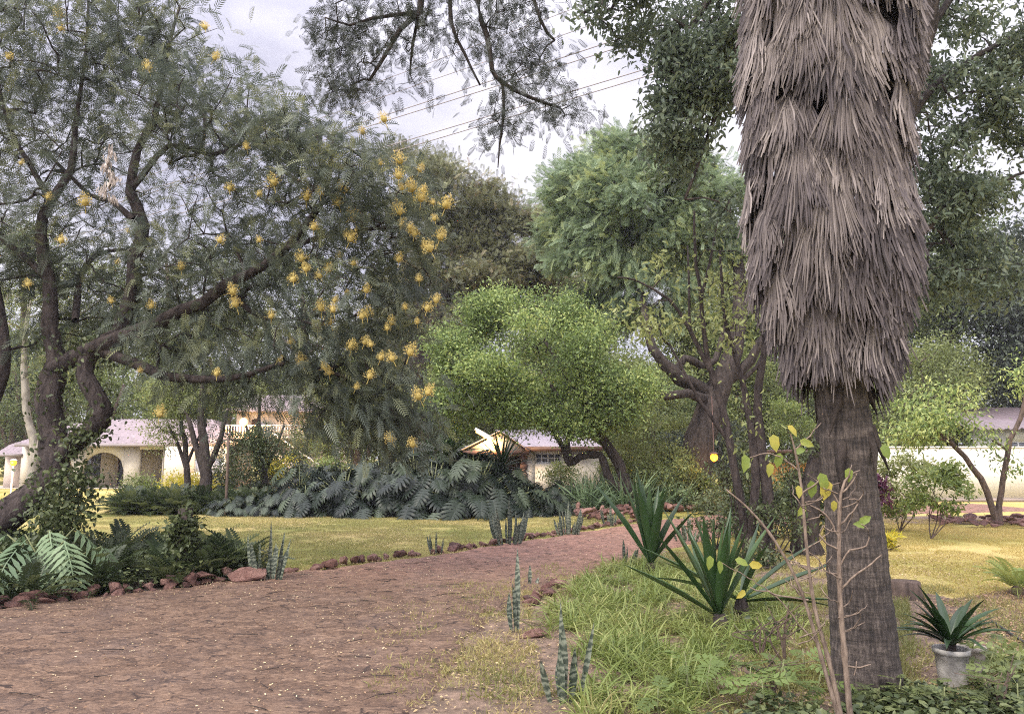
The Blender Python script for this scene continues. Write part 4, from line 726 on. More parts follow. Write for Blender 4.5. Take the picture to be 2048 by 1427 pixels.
for (u, v, Y, ru, rv, lf, lab) in bgs:
    vb = 915+1500*CAMH/Y; s_ = pxm(Y)
    std_tree('background_tree', lab, (at(u, 900, Y)[0], Y, 0), [limb((u+10, vb+2, Y, .35/s_), (u-5, (vb+v)/2+20, Y, .28/s_), (u+8, v, Y, .2/s_), (u, v-rv*.6, Y, .08/s_)), limb((u+3, v+60, Y, .2/s_), (u-ru*.4, v, Y, .12/s_), (u-ru*.7, v-rv*.3, Y, .05/s_)), limb((u+3, v+70, Y, .2/s_), (u+ru*.4, v+10, Y, .12/s_), (u+ru*.7, v-rv*.2, Y, .05/s_))],
        [(u, v, Y, ru, rv, 2.6, 150, 2.3), (u-ru*.4, v+rv*.4, Y, ru*.6, rv*.5, 2, 50), (u+ru*.4, v+rv*.4, Y, ru*.6, rv*.5, 2, 50), (u, v+rv*.8, Y, ru*.8, rv*.4, 2, 50)], lf, 'bark_mid', TL, 80, .75, .26, rt=.02, group='trees standing beyond the houses', step=.8, out=.4)
for i, (u, v, Y, ru, rv, lf, lab) in enumerate([(720, 800, 37, 110, 90, 'lf_olive', 'big dull green thicket between the peach house and the cottage'), (860, 800, 38, 90, 90, 'lf_back', 'big leafy thicket just left of the cottage roof'), (1000, 800, 40, 120, 70, 'lf_back', 'big green thicket behind the cottage ridge'), (1250, 790, 38, 100, 100, 'lf_olive', 'big olive thicket right of the cottage'),
    (1350, 850, 36, 90, 80, 'lf_back', 'big green thicket behind the leaning limb of the dome tree'), (1480, 800, 37, 100, 110, 'lf_olive', 'big thicket behind the thin grey trunks'), (1600, 800, 38, 90, 110, 'lf_back', 'big thicket behind the palm boots and shelter'), (1840, 780, 36, 100, 90, 'lf_olive', 'rounded olive tree just behind the white wall'), (1880, 740, 38, 70, 60, 'lf_olive', 'olive bush top behind the white wall'), (2060, 720, 42, 80, 120, 'lf_evergreen', 'dark thicket behind the corrugated roof'),
    (180, 760, 50, 170, 90, 'lf_bright', 'sunny yellow green thicket behind the arched house roof'), (30, 800, 46, 90, 110, 'lf_back', 'thicket at the left end of the arched house'), (420, 760, 52, 150, 90, 'lf_bright', 'pale green thicket between the two houses')]):
    std_tree('tall_thicket', lab, (at(u, 900, Y)[0], Y, 0), [limb((u, 915+2400/Y, Y, 8), (u-6, (v+975)/2, Y, 6), (u+6, v, Y, 4), (u, v-rv*.5, Y, 2)), limb((u, 960, Y, 5), (u-ru*.4, v+10, Y, 3)), limb((u, 960, Y, 5), (u+ru*.4, v+10, Y, 3))],
        [(u, v, Y, ru, rv, 1.8, 90, 2.4), (u, (v+940)/2, Y, ru, (960-v)/2, 1.6, 70, 2.2)], lf, 'bark_mid', TL, 85, .55, .17, rt=.015, group='thickets filling the garden behind the beds', step=.6, out=.4, cat='thicket')
# far wood closing the horizon
a = Acc(); n = 2600; th_ = np.linspace(-1.25, 1.25, n); R_ = rng.uniform(75, 95, n); P = np.stack([R_*np.sin(th_), R_*np.cos(th_), rng.uniform(0, 1, n)**.7*(9+2.5*np.sin(th_*23)+1.5*np.sin(th_*57))], 1)
foliage(a, P, (0, 70, -5), TL, 26, 1.3, .8, out=.3); tag(a.build('distant_woodland', M['lf_back']), 'distant wood closing the view behind the houses', kind='stuff')
# pale-barked tree by the arched house
Yp = 24; std_tree('pale_tree', 'small tree with pale forked trunk before the arched veranda', (at(62, 1000, Yp)[0], Yp, 0),
    [limb((62, 1012, Yp, 13), (62, 960, Yp, 10), (72, 905, Yp, 9), (56, 850, Yp, 7), (50, 780, Yp, 7), (48, 700, Yp, 5), (60, 600, Yp, 3)), limb((72, 905, Yp, 8), (86, 870, Yp, 6), (95, 800, Yp, 4), (120, 730, Yp, 3))],
    [(60, 640, Yp, 130, 90, 1.6, 60), (30, 560, Yp, 100, 70, 1.4, 40), (130, 720, Yp, 70, 50, 1, 20)], 'lf_olive', 'bark_pale', TL, 60, .35, .09, rt=.01)
for (u, v, Yt, r, top, lab, bl) in [(377, 985, 24, 7, 850, 'thin dark multi stemmed tree in the middle bed in front of the window', [(370, 830, 24, 60, 50, .8, 45), (330, 860, 24, 40, 40, .6, 22), (300, 810, 24, 60, 40, .8, 30), (400, 790, 24, 60, 40, .8, 30)]),
                               (416, 1000, 23, 13, 830, 'stout dark trunked tree with its crown above the middle bed', [(410, 770, 23.4, 90, 50, 1.2, 50), (480, 800, 23.4, 60, 50, .8, 30), (340, 790, 23.4, 60, 40, 1, 24)]),
                               (532, 1005, 23.6, 7, 850, 'ivy covered slim tree in front of the balcony', [(500, 930, 23.2, 30, 70, .5, 46), (520, 880, 23.2, 50, 40, .7, 34), (460, 900, 23.4, 34, 40, .5, 20), (560, 900, 23.2, 60, 30, .7, 26)])]:
    std_tree('garden_tree', lab, (at(u, 1000, Yt)[0], Yt, 0), [limb((u, 915+2400/Yt, Yt, r), (u-3, v-50, Yt, r*.85), (u-8, v-110, Yt, r*.7), (u-14, top, Yt, r*.5), (u-10, top-80, Yt, r*.3)), limb((u-3, v-45, Yt, r*.6), (u-22, v-100, Yt, r*.45), (u-40, top, Yt, r*.3)), limb((u-3, v-60, Yt, r*.5), (u+20, v-110, Yt, r*.4), (u+36, top, Yt, r*.3))],
        bl, 'lf_ivy' if u == 532 else 'lf_olive', 'bark_dark', TL, 60, .26, .085, rt=.007, step=.3)
# --- small trees and shrubs by the white wall
b0 = gr0(1996, 1050); Yw = b0[1]
std_tree('young_tree', 'young tree with two thin diverging stems and light leaves before the white wall', tuple(b0),
    [limb((1996, 1052, Yw, 9), (1984, 1010, Yw, 6), (1962, 955, Yw, 5.5), (1930, 915, Yw, 5), (1898, 880, Yw, 4), (1850, 845, Yw, 3)), limb((1996, 1048, Yw, 7), (2002, 980, Yw, 5), (2010, 930, Yw, 5), (2020, 880, Yw, 4.5), (2042, 835, Yw, 4), (2056, 770, Yw, 3)), limb((1898, 880, Yw, 3), (1830, 870, Yw, 2)), limb((2015, 900, Yw, 3), (1985, 880, Yw, 2))],
    [(1850, 850, Yw, 75, 36, 1.2, 64), (1890, 835, Yw, 50, 36, 1, 26), (1880, 790, Yw, 60, 26, 1, 16), (1800, 870, Yw, 45, 26, .8, 26), (2060, 740, Yw, 50, 80, 1, 40), (1970, 880, Yw, 30, 16, .4, 8), (2010, 930, Yw, 26, 30, .4, 7), (1830, 820, Yw, 50, 30, 1, 16)], 'lf_lime', 'bark_mid', TLm, 26, .19, .105, rt=.006, step=.3, grav=-.4, out=.3, bias=.15)
def shrub(name, label, base, blobs, leaf, tpl=TL, per=30, rad=.14, size=.07, stems=5, sr=.012, bark='bark_mid', cat='shrub', group=None, grav=0., rt=.004, bias=0., out=.5):
    b0 = np.asarray(base, float); c = at(*blobs[0][:3])
    mains = [np.array([[*b0, sr], [*(b0+(c-b0)*.45+gauss(1, .12)[0]*np.array([1, 1, 0])), sr*.7], [*(c+gauss(1, .16)[0]), sr*.4]]) for k in range(stems)]
    return std_tree(name, label, tuple(b0), mains, blobs, leaf, bark, tpl, per, rad, size, rt=rt, wood='stems', step=.15, free=.2, cat=cat, group=group, grav=grav, bias=bias, out=out)
b1, b2 = gr0(1862, 1078), gr0(1800, 1062)
shrub('garden_shrub', 'open leafy shrub with bare lower stems nearest the white wall', b1, [(1880, 980, b1[1], 60, 50, .5, 60), (1905, 950, b1[1], 30, 26, .3, 24), (1840, 1000, b1[1], 30, 30, .3, 20)], 'lf_bright', TLm, 20, .10, .095)
shrub('garden_shrub', 'darker leafy shrub standing between the palm and the open shrub', b2, [(1800, 970, b2[1], 50, 60, .5, 70), (1840, 940, b2[1], 34, 34, .4, 30), (1790, 1020, b2[1], 34, 36, .4, 30)], 'lf_olive', TLm, 24, .12, .095, bias=.25)
b3 = gr0(1755, 1068); shrub('purple_plant', 'dark purple leaved plant showing past the palm trunk', b3, [(1756, 985, b3[1], 14, 45, .2, 22)], 'lf_purple', TLm, 14, .08, .12, 3)
b4 = gr0(1775, 1100); shrub('yellow_plant', 'small yellow striped plant on the golden lawn right of the palm', b4, [(1772, 1078, b4[1], 22, 18, .2, 16)], 'lf_yellow', TLn, 12, .05, .16, 3, grav=.5)
b5 = gr0(2036, 1190); cf = thing('cycad', 'low bright green cycad on the lawn near the right border', 'plant', tuple(b5)); a = Acc(); n = 26; az_ = rng.uniform(0, 6.28, n); el_ = rng.uniform(.3, 1.3, n)
d = np.stack([np.cos(az_)*np.cos(el_), np.sin(az_)*np.cos(el_), np.sin(el_)], 1); a.inst(TP_fern, mats(d, np.array([0, 0, 1.])+gauss(n, .1), rng.uniform(.35, .5, n)), np.repeat(b5[None], n, 0)+[0, 0, .08], rng.uniform(.5, 1, n)); part(a, 'fronds', M['lf_bright'], cf)
part(sphere(Acc(), b5+[0, 0, .05], .07), 'caudex', M['bark_mid'], cf, True)
# ================================================================ THE PALM
b0 = gr0(1735, 1396); YP = b0[1]
palm = thing('fan_palm', 'massive fan palm with a shaggy skirt of dead grey fronds on a bare flared trunk', 'palm', tuple(b0))
pv = [(1735, 1400, 66), (1733, 1370, 64), (1727, 1280, 60), (1718, 1180, 57), (1711, 1080, 54), (1703, 1000, 51), (1696, 920, 50), (1690, 850, 50), (1680, 760, 48), (1668, 600, 46), (1655, 400, 45), (1652, 200, 45), (1660, 0, 45), (1668, -300, 44), (1675, -700, 42), (1680, -1250, 38)]
ax = smooth_path(np.array([[*at(u, v, YP), r*pxm(YP)] for u, v, r in pv]), .03); ax[0, 2] = -.03
def axis(z):
    z = np.atleast_1d(z); return np.stack([np.interp(z, ax[:, 2], ax[:, 0]), np.interp(z, ax[:, 2], ax[:, 1])], -1)
def arad(z): return np.interp(z, ax[:, 2], ax[:, 3])
# trunk: ringed, finely fissured
n = len(ax); sd_ = 72; th_ = np.linspace(0, 2*np.pi, sd_, endpoint=False); ZZ = ax[:, 2]
pp = np.stack([np.repeat(ZZ/.028, sd_), np.tile(th_/.11, n)], 1)
rr = ax[:, 3][:, None]*(1+(vnoise(pp, 1.0, 11).reshape(n, sd_)*.014+np.repeat((.013*np.sin(ZZ*2*np.pi/.085+1.5*np.sin(ZZ*5)))[:, None], sd_, 1)+vnoise(pp, 5, 12).reshape(n, sd_)*.03))
V = np.stack([ax[:, 0][:, None]+rr*np.cos(th_), ax[:, 1][:, None]+rr*np.sin(th_), np.repeat(ZZ[:, None], sd_, 1)], -1).reshape(-1, 3)
i_ = np.arange(n-1)[:, None]*sd_; j_ = np.arange(sd_)[None]; j2 = (j_+1) % sd_
m, nt, b = newmat('palm_trunk'); n1 = noise_(nt, 26, 6, .7, (2.2, 2.2, .35)); n2 = noise_(nt, 6, 4, .6, (.6, .6, 3.0)); n3 = noise_(nt, 1.3, 2)
c = ramp(nt, mth(nt, 'ADD', mth(nt, 'MULTIPLY', n1, .65), mth(nt, 'MULTIPLY', n2, .35)), [(.36, (.010, .008, .007)), (.49, (.045, .035, .03)), (.64, (.13, .105, .088))]); nt.links.new(c, b.inputs['Base Color'])
b.inputs['Roughness'].default_value = .95; bump(nt, b, mth(nt, 'ADD', n1, n2), 1.0, .02)
part(Acc().raw(V, np.stack([i_+j_, i_+j2, i_+sd_+j2, i_+sd_+j_], -1).reshape(-1, 4)), 'trunk', m, palm, True)
# dark leaf bases under the skirt
a = Acc()
for k in range(9):
    z = rng.uniform(1.75, 2.3); ph = rng.uniform(0, 6.28); c2 = axis(z)[0]; r = arad(z); d = np.array([math.cos(ph), math.sin(ph), 0]); t = np.array([-d[1], d[0], 0])
    p = np.array([*c2, z])+d*(r-.01); L_ = rng.uniform(.18, .42); P = [p, p+d*.035-[0, 0, L_*.4], p+d*(.05+.04*rng.random())+t*rng.normal()*.05-[0, 0, L_]]
    a.tube(P, [.03, .024, .004], 5, rng.uniform(0, .3))
for k in range(1):
    z = 1.7-.12*k; ph = -2.2+k*.9; d = np.array([math.cos(ph), math.sin(ph), 0]); p = np.array([*axis(z)[0], z])+d*.17
    a.tube([p, p+d*.06-[0, 0, .15], p+d*.05-[0, 0, .38]], [.045, .035, .005], 5, .35)
part(a, 'leaf_base', M['bark_dark'], palm); palm.children[-1]['kind'] = 'stuff'
def fan(z0, ph, R0, R1, Ln, spread, nseg, tone):
    """one dead folded fan leaf hanging on the cylinder round the trunk"""
    a = Acc(); S = 8; us = np.linspace(-1, 1, nseg); V = []; Q = []; A = []
    split = rng.uniform(.52, .72)
    s = np.linspace(0, 1, S+1)
    for i, u in enumerate(us):
        an = u*spread*(1+rng.normal()*.02); Li = Ln*(1-.16*abs(u)**1.5)*rng.uniform(.74, 1.06); w0 = 2*spread/nseg*Ln*1.12
        tipx = rng.normal()*.03; tipz = rng.normal()*.014; curl = rng.normal()*.035
        ang = an*(1-.35*s); x = np.concatenate([[0], np.cumsum(np.sin((ang[1:]+ang[:-1])/2))*Li/S]); y = np.concatenate([[0], np.cumsum(np.cos((ang[1:]+ang[:-1])/2))*Li/S])
        x = x+tipx*np.clip(s-split, 0, 1)**1.5*2; zr = R0+(R1-R0)*(s**.8)+(.035*np.sin(np.pi*np.minimum(1, s*1.3)))+tipz*s+curl*np.clip(s-.6, 0, 1)
        wd = w0*np.where(s < split+.1, s/(1)*1.0, (split+.1)*(1-((s-split-.1)/(1-split-.1))**2*.85)); wd = np.maximum(wd, .0022)*.5
        zz = z0-y; cc = axis(zz); base = []
        for off, dz in ((-1, 0), (0, .009), (1, 0)):
            xx = x+wd*off; phi = ph+xx/np.maximum(zr, .2); rr = zr+(dz*np.minimum(1, s*3)); base.append(np.stack([cc[:, 0]+rr*np.cos(phi), cc[:, 1]+rr*np.sin(phi), zz+.0*s], -1))
        B = np.stack(base, 1).reshape(-1, 3); k = np.arange(S)*3; q = np.concatenate([np.stack([k, k+1, k+4, k+3], -1), np.stack([k+1, k+2, k+5, k+4], -1)]); Q.append(q+len(V)*(S+1)*3); V.append(B); A.append(np.full(len(B), np.clip(tone+rng.normal()*.15, 0, 1)))
    a.raw(np.concatenate(V), np.concatenate(Q), np.concatenate(A))
    # stalk into the trunk
    c2 = axis(z0+.28)[0]; r = arad(z0); d = np.array([math.cos(ph), math.sin(ph), 0]); e0 = np.array([*c2, z0+.30])+d*r*.8; e1 = np.array([*axis(z0)[0], z0])+d*R0
    a.tube([e0, (e0+e1)/2+d*.04+[0, 0, .04], e1, e1-[0, 0, .06]], [.016, .014, .012, .006], 5, tone); return a
def skirtR(z):
    v = [2.02, 2.3, 2.7, 3.1, 3.4, 3.9, 4.3, 4.8, 5.5, 9]; r = [.34, .46, .57, .60, .585, .60, .645, .67, .68, .66]; return float(np.interp(z, v, r))
fans = []
zt_ = 2.66
while zt_ < 7.4:
    nr = 13; o_ = rng.uniform(0, 6.28)
    for k in range(nr):
        ph = o_+2*math.pi*k/nr+rng.normal()*.12; z0 = zt_+rng.normal()*.06; Ln = rng.uniform(.52, .78); z1 = z0-Ln*.95
        lay = rng.uniform(0, 1); R1 = skirtR(max(z1, 2.0))*(.90+.12*lay); R0 = R1*rng.uniform(.64, .78)
        if z1 < 1.90+.14*math.sin(ph*3)+.06*rng.normal(): Ln *= .88
        fans.append((z0, ph, R0, R1, Ln, rng.uniform(.40, .62), int(rng.integers(30, 44)), float(np.clip(.5+rng.normal()*.17, .1, .9)), lay))
    zt_ += .2
for k in range(26):
    ph = rng.uniform(0, 6.28); z0 = 2.55+rng.uniform(-.05, .1); fans.append((z0, ph, .25, .36, rng.uniform(.45, .62), .4, 18, .3, .2))
ctr = axis(3.)[0]
def score(f):
    d = np.array([math.cos(f[1]), math.sin(f[1])]); tocam = -ctr/np.linalg.norm(ctr); return (d@tocam)*1.2+f[8]*.8-(3 if f[0] > 5.3 else 0)
fans.sort(key=score, reverse=True); rest = Acc()
for i, f in enumerate(fans):
    a = fan(*f[:8])
    if i < 98: part(a, 'dead_frond', M['palm_dead'], palm)
    else: rest.raw(np.concatenate(a.V), np.concatenate(a.Q), np.concatenate(a.A))
r_ = part(rest, 'dead_frond_thatch', M['palm_dead'], palm); r_['kind'] = 'stuff'
a = Acc()   # live crown high above the frame
top = ax[-1, :3]; 
for k in range(26):
    ph = k*2.4; e_ = rng.uniform(-.2, 1.2); d = np.array([math.cos(ph)*math.cos(e_), math.sin(ph)*math.cos(e_), math.sin(e_)]); p = top+d*.9; a.tube([top, top+d*.5+[0, 0, .05], p], .02, 4)
    m_ = 30; an = np.linspace(-1.5, 1.5, m_); s_ = norm(np.cross(d, [0, 0, 1.])); dd = np.cos(an)[:, None]*d+np.sin(an)[:, None]*s_; a.inst(t_strap(4, .05, .5), mats(dd, np.repeat([[0, 0, 1.]], m_, 0), np.full(m_, .8)), np.repeat(p[None], m_, 0), rng.uniform(.3, .8, m_))
part(a, 'crown', M['lf_evergreen'], palm)

# ================================================================ PLANTS
def rosette(name, label, base, n, Ln, wd, el0, el1, bend=.35, group=None, trunk=.12, leafmat_='agave', explicit=None, cat='plant', seg=9, ch=.35, tw=.07):
    base = np.asarray(base, float); th = thing(name, label, cat, tuple(base), group); a = Acc()
    top = base+[0, 0, trunk]; az_ = (np.arange(n)*2.39996+rng.uniform(0, 6)); el_ = np.linspace(el1, el0, n)+rng.normal(size=n)*.07; ln = Ln*rng.uniform(.85, 1.05, n)
    if explicit is not None: az_ = np.concatenate([az_, [e_[0] for e_ in explicit]]); el_ = np.concatenate([el_, [e_[1] for e_ in explicit]]); ln = np.concatenate([ln, [e_[2] for e_ in explicit]])
    for A_, E_, l_ in zip(az_, el_, ln):
        d = np.array([[math.cos(A_)*math.cos(E_), math.sin(A_)*math.cos(E_), math.sin(E_)]]); s_ = np.cross(d, [0, 0, 1.]); nr = np.cross(s_, d)
        a.inst(t_strap(seg, wd/l_*1.0, bend*(1.1-E_/1.6)*rng.uniform(.3, 1.3), ch, .38), mats(d, nr+gauss(1, .12), [l_]), top+d*.03, [rng.uniform(.1, .9)])
    part(a, 'leaves', M[leafmat_], th)
    part(Acc().tube([base-[0, 0, .02], base+[0, 0, trunk*.6], top+[0, 0, .04]], [tw*1.2, tw, tw*.7], 9, wob=.12), 'stem', M['bark_dark'], th, True); return th
f1 = gr0(1302, 1148); f2 = gr0(1440, 1262); f3 = gr0(1745, 1180)
rosette('sword_leaf_plant', 'taller sword leaved plant nearer the drive with upright blades', f1, 11, 1.25, .13, 1.08, 1.52, .10, 'stiff sword leaved plants', .12, explicit=[(2.75, .98, 1.35), (.5, 1.0, 1.1), (2.3, 1.2, 1.25), (-.3, .9, .95)])
rosette('sword_leaf_plant', 'sword leaved plant in front of the saplings with blades splayed low to the left', f2, 11, 1.0, .11, 1.12, 1.5, .12, 'stiff sword leaved plants', .12, explicit=[(3.1, .55, 1.0), (2.9, .5, .9), (.2, 1.0, 1.1), (3.4, .9, 1.1), (2.6, 1.1, 1.1)])
rosette('sword_leaf_plant', 'sword leaved plant behind the palm trunk showing only its outer blades', np.array([1.86*1.25, 6.3*1.25, 0]), 4, .95, .085, .2, .9, .3, 'stiff sword leaved plants', .15, 'agave', explicit=[(-.2, .45, 1.15), (.3, .62, 1.2), (-.5, .2, .9), (3.6, .4, 1.2), (2.8, .5, 1.2)])
# potted plant
pb = gr0(1908, 1375); pot = thing('potted_plant', 'dark strap leaved plant in a weathered white concrete pot on the right', 'potted plant', tuple(pb))
a = Acc(); prof = [(.085, 0), (.09, .02), (.1, .12), (.108, .235), (.122, .24), (.122, .27), (.105, .27), (.10, .2), (.0, .2)]; k = 28
V = [(pb[0]+r*math.cos(t), pb[1]+r*math.sin(t), z) for r, z in prof for t in np.linspace(0, 2*np.pi, k, endpoint=False)]
Q = [(i*k+j, i*k+(j+1) % k, (i+1)*k+(j+1) % k, (i+1)*k+j) for i in range(len(prof)-1) for j in range(k)]; part(a.raw(V, Q), 'pot', plain('weathered_pot', (0.3, .29, .27), .9, .5, 9, .5), pot, True)
a = Acc(); n = 30; az_ = rng.uniform(0, 6.28, n); el_ = rng.uniform(.65, 1.4, n)
for A_, E_ in list(zip(az_, el_))+[(3.0, .75), (2.8, .9), (.1, .8), (.3, .95)]:
    d = np.array([[math.cos(A_)*math.cos(E_), math.sin(A_)*math.cos(E_), math.sin(E_)]]); l_ = rng.uniform(.36, .52); a.inst(t_strap(9, .12, rng.uniform(.2, 1.2), .25, .5), mats(d, np.cross(np.cross(d, [0, 0, 1.]), d), [l_]), np.array([[pb[0], pb[1], .27]]), [rng.uniform(0, .3)])
part(a, 'leaves', M['agave'], pot); part(Acc().tube([[pb[0], pb[1], .18], [pb[0], pb[1], .33]], .035, 8), 'stem', M['bark_dark'], pot)
pb2 = gr0(1948, 1352); p2 = thing('flower_pot', 'smaller stained pot with sparse grey leaves right behind the potted plant', 'pot', tuple(pb2)); V = [(pb2[0]+r*.8*math.cos(t), pb2[1]+r*.8*math.sin(t), z*.8) for r, z in prof for t in np.linspace(0, 2*np.pi, k, endpoint=False)]
part(Acc().raw(V, Q), 'pot', plain('stained_pot', (.36, .32, .27), .9, .35, 14, .4), p2, True); a = Acc(); n = 26; d = norm(gauss(n)+[0, 0, 1.0]); a.inst(t_strap(5, .07, 1.2), mats(d, np.repeat([[0, 0, 1.]], n, 0), rng.uniform(.15, .3, n)), np.repeat([[pb2[0], pb2[1], .17]], n, 0), rng.uniform(.3, 1, n)); part(a, 'leaves', M['lf_olive'], p2)

# snake plants
def snake(label, u, v, hpx, wpx, n, tall=None):
    b_ = gr0(u, v); s_ = pxm(b_[1]); h, w_ = hpx*s_, wpx*s_; th = thing('snake_plant', label, 'plant', tuple(b_), 'snake plants along the drive')
    for k in range(n):
        hh = h*(1 if k == 0 else rng.uniform(.38, .85)); off = np.array([rng.uniform(-.42, .42)*w_, rng.uniform(-.25, .25)*w_, 0]) if k else np.zeros(3); A_ = math.atan2(off[1], off[0]) if k else rng.uniform(0, 6); lean = min(.45, .9*np.hypot(*off[:2])/max(hh, .1))*rng.uniform(.5, 1.3)
        d = norm(np.array([[math.cos(A_)*lean, math.sin(A_)*lean, 1.0]])); f_ = rng.uniform(-2.4, -.7); nr = np.array([[math.cos(f_), math.sin(f_), .05]])
        wd = (.034+.03*min(1, h))*rng.uniform(.8, 1.15); a = Acc().inst(t_strap(8, wd/hh, rng.uniform(-.12, .12), .22, .5), mats(d, nr, [hh]), (b_+off)[None]-[0, 0, .01], [rng.random()]); part(a, 'leaf', M['sans'], th)
snake('tall narrow snake plant leaf cluster standing alone at the edge of the drive', 1035, 1262, 158, 30, 3)
snake('thick dark snake plant nearest the camera in the grass', 1128, 1402, 190, 76, 7)
snake('pair of short snake plant leaves behind the tall narrow one', 1060, 1172, 44, 30, 3)
snake('short snake plant by the border stones left of the drive with three spikes', 871, 1108, 48, 26, 5)
snake('large pale snake plant clump by the border stones in mid drive', 1018, 1092, 100, 52, 22)
snake('wide snake plant clump further along the stone border', 1137, 1072, 70, 46, 20)
snake('farthest snake plant clump next to the heap of red stones', 1222, 1052, 54, 32, 12)
snake('big ragged snake plant clump beside the big red rock', 538, 1162, 118, 64, 18)
snake('low snake plants at the foot of the taller sword leaved plant', 1248, 1130, 52, 50, 9)
snake('snake plants half hidden behind the taller sword leaved plant', 1378, 1085, 60, 60, 10)
# split-leaf plant left
def bigleaf(name, label, base, n, tpl, l0, l1, pet, leaf, group=None, azr=(0, 6.28), elr=(.5, 1.3), cat='plant', proto=False, top_=.0, droop=.7):
    base = np.asarray(base, float); th = thing(name, label, cat, tuple(base), group); st = Acc(); lf = Acc()
    for k in range(n):
        A_ = rng.uniform(*azr); E_ = rng.uniform(*elr); h = np.array([math.cos(A_), math.sin(A_), 0]); P = pet*rng.uniform(.6, 1.05); tip = base+h*P*math.cos(E_)+[0, 0, P*math.sin(E_)+top_]
        mid = base+h*P*math.cos(E_)*.4+[0, 0, P*math.sin(E_)*.7+top_*.8]; st.tube([base, mid, tip], [.014, .011, .007], 5)
        d = norm(np.array([h*1.0+[0, 0, -droop*rng.uniform(.3, 1.2)]])); sd = np.cross(d, [0, 0, 1.]); nr = np.cross(sd, d)+gauss(1, .16); lf.inst(tpl, mats(d, nr, [rng.uniform(l0, l1)]), tip[None], [rng.random()])
    part(st, 'stems', M['stem_green'], th); part(lf, 'leaves', M[leaf], th); return th
bigleaf('split_leaf_plant', 'pale green split leaved plant spilling over the border rocks at lower left', gr0(80, 1188), 18, TP_split, .45, .72, .8, 'lf_split', azr=(-3.2, .4), elr=(.45, 1.35), droop=1.0)
# monstera bank
mp_ = []
ks = [(u, Y) for Y in (21.6, 22.8, 24.2) for u in np.arange(440, 1150, 36 if Y < 22 else 42)]
protos = []
lab = 'big dark plant of deeply cut glossy leaves in the bank along the lawn'
for k in range(5):
    protos.append(bigleaf('giant_leaf_plant', lab, (0, 0, 0), 52, TM, .34, .58, .95+.1*k, 'lf_monstera', 'cut leaved plants banked along the far side of the lawn', elr=(.05, 1.5), droop=.9))
for i, (u, Y) in enumerate(ks):
    p = protos[i] if i < 5 else copy_tree(protos[i % 5]); x = at(u+rng.uniform(-14, 14), 1000, Y)[0]; hs = .85+.55*math.exp(-((u-880)/190)**2)+(.12 if Y > 22 else 0)-(0.30 if u < 600 else 0)-(.34 if u > 985 else 0)
    p.location = (x, Y+rng.uniform(-.25, .25), 0); p.rotation_euler = (0, 0, rng.uniform(0, 6.28)); p.scale = (hs, hs, hs*rng.uniform(.85, 1.05))
# upright dark strap plants above the bank
for (u, v, lab) in [(860, 905, 'spiky dark strap leaved plant rising above the cut leaved bank'), (900, 900, 'spiky strap leaved plant rising between the bank and the lit gable'), (1005, 925, 'spiky palm like plant in front of the cottage window')]:
    rosette('spiky_plant', lab, (at(u, 900, 24)[0], 24, 0), 34, 1.3, .07, .0, 1.4, .8, 'spiky plants above the bank', 1.6+(905-v)*.016, tw=.06)
def fernlike(name, label, base, n, ln, leaf='lf_fern', tpl=TP_fern, group=None, el_=(.4, 1.4), cat='fern'):
    base = np.asarray(base, float); th = thing(name, label, cat, tuple(base), group); A_ = rng.uniform(0, 6.28, n); E_ = rng.uniform(*el_, n)
    d = np.stack([np.cos(A_)*np.cos(E_), np.sin(A_)*np.cos(E_), np.sin(E_)], 1); nr = np.stack([-np.cos(A_)*np.sin(E_), -np.sin(A_)*np.sin(E_), np.cos(E_)], 1)
    part(Acc().inst(tpl, mats(d, nr+gauss(n, .1), ln*rng.uniform(.6, 1.1, n)), np.repeat(base[None], n, 0)+gauss(n, .03)*[1, 1, 0], rng.uniform(0, 1, n)), 'fronds', M[leaf], th); return th
# ferns in the near left bed
fp = []; fl = 'sword fern with arching fronds in the rock edged bed below the flowering tree'
pr_ = [fernlike('sword_fern', fl, (0, 0, 0), 34, .58, group='ferns in the near left bed') for k in range(4)]
pts = []
while len(pts) < 105:
    p = np.array([rng.uniform(-9.5, -3.4), rng.uniform(7.6, 12.2)]); s = sdist(p[None], BED_L)[0]
    if s > .2 and (p[0] > -8.5 or p[1] > 9): pts.append(p)
for i, p in enumerate(pts):
    o = pr_[i] if i < 4 else copy_tree(pr_[i % 4]); o.location = (p[0], p[1], 0); o.rotation_euler = (0, 0, rng.uniform(0, 6.28)); s_ = rng.uniform(.65, 1.2); o.scale = (s_, s_, s_)
# ivy covered stump
sb = gr0(362, 1165); st = thing('ivy_post', 'old post smothered in dark ivy at the back of the fern bed', 'post', tuple(sb)); part(Acc().tube([sb, sb+[0.02, 0, .5], sb+[0, 0, .95]], [.11, .09, .08], 9, wob=.1), 'post', M['bark_dark'], st)
a = Acc(); foliage(a, np.vstack([blob(365, 1090, sb[1], 30, 60, .22, 60, 1.5), blob(370, 1050, sb[1], 24, 30, .18, 26), blob(370, 1140, sb[1], 45, 26, .3, 34)]), sb+[0, .1, .4], TLw, 18, .06, .075, out=.5, grav=-.4, upn=.5); part(a, 'ivy', M['lf_ivy'], st)
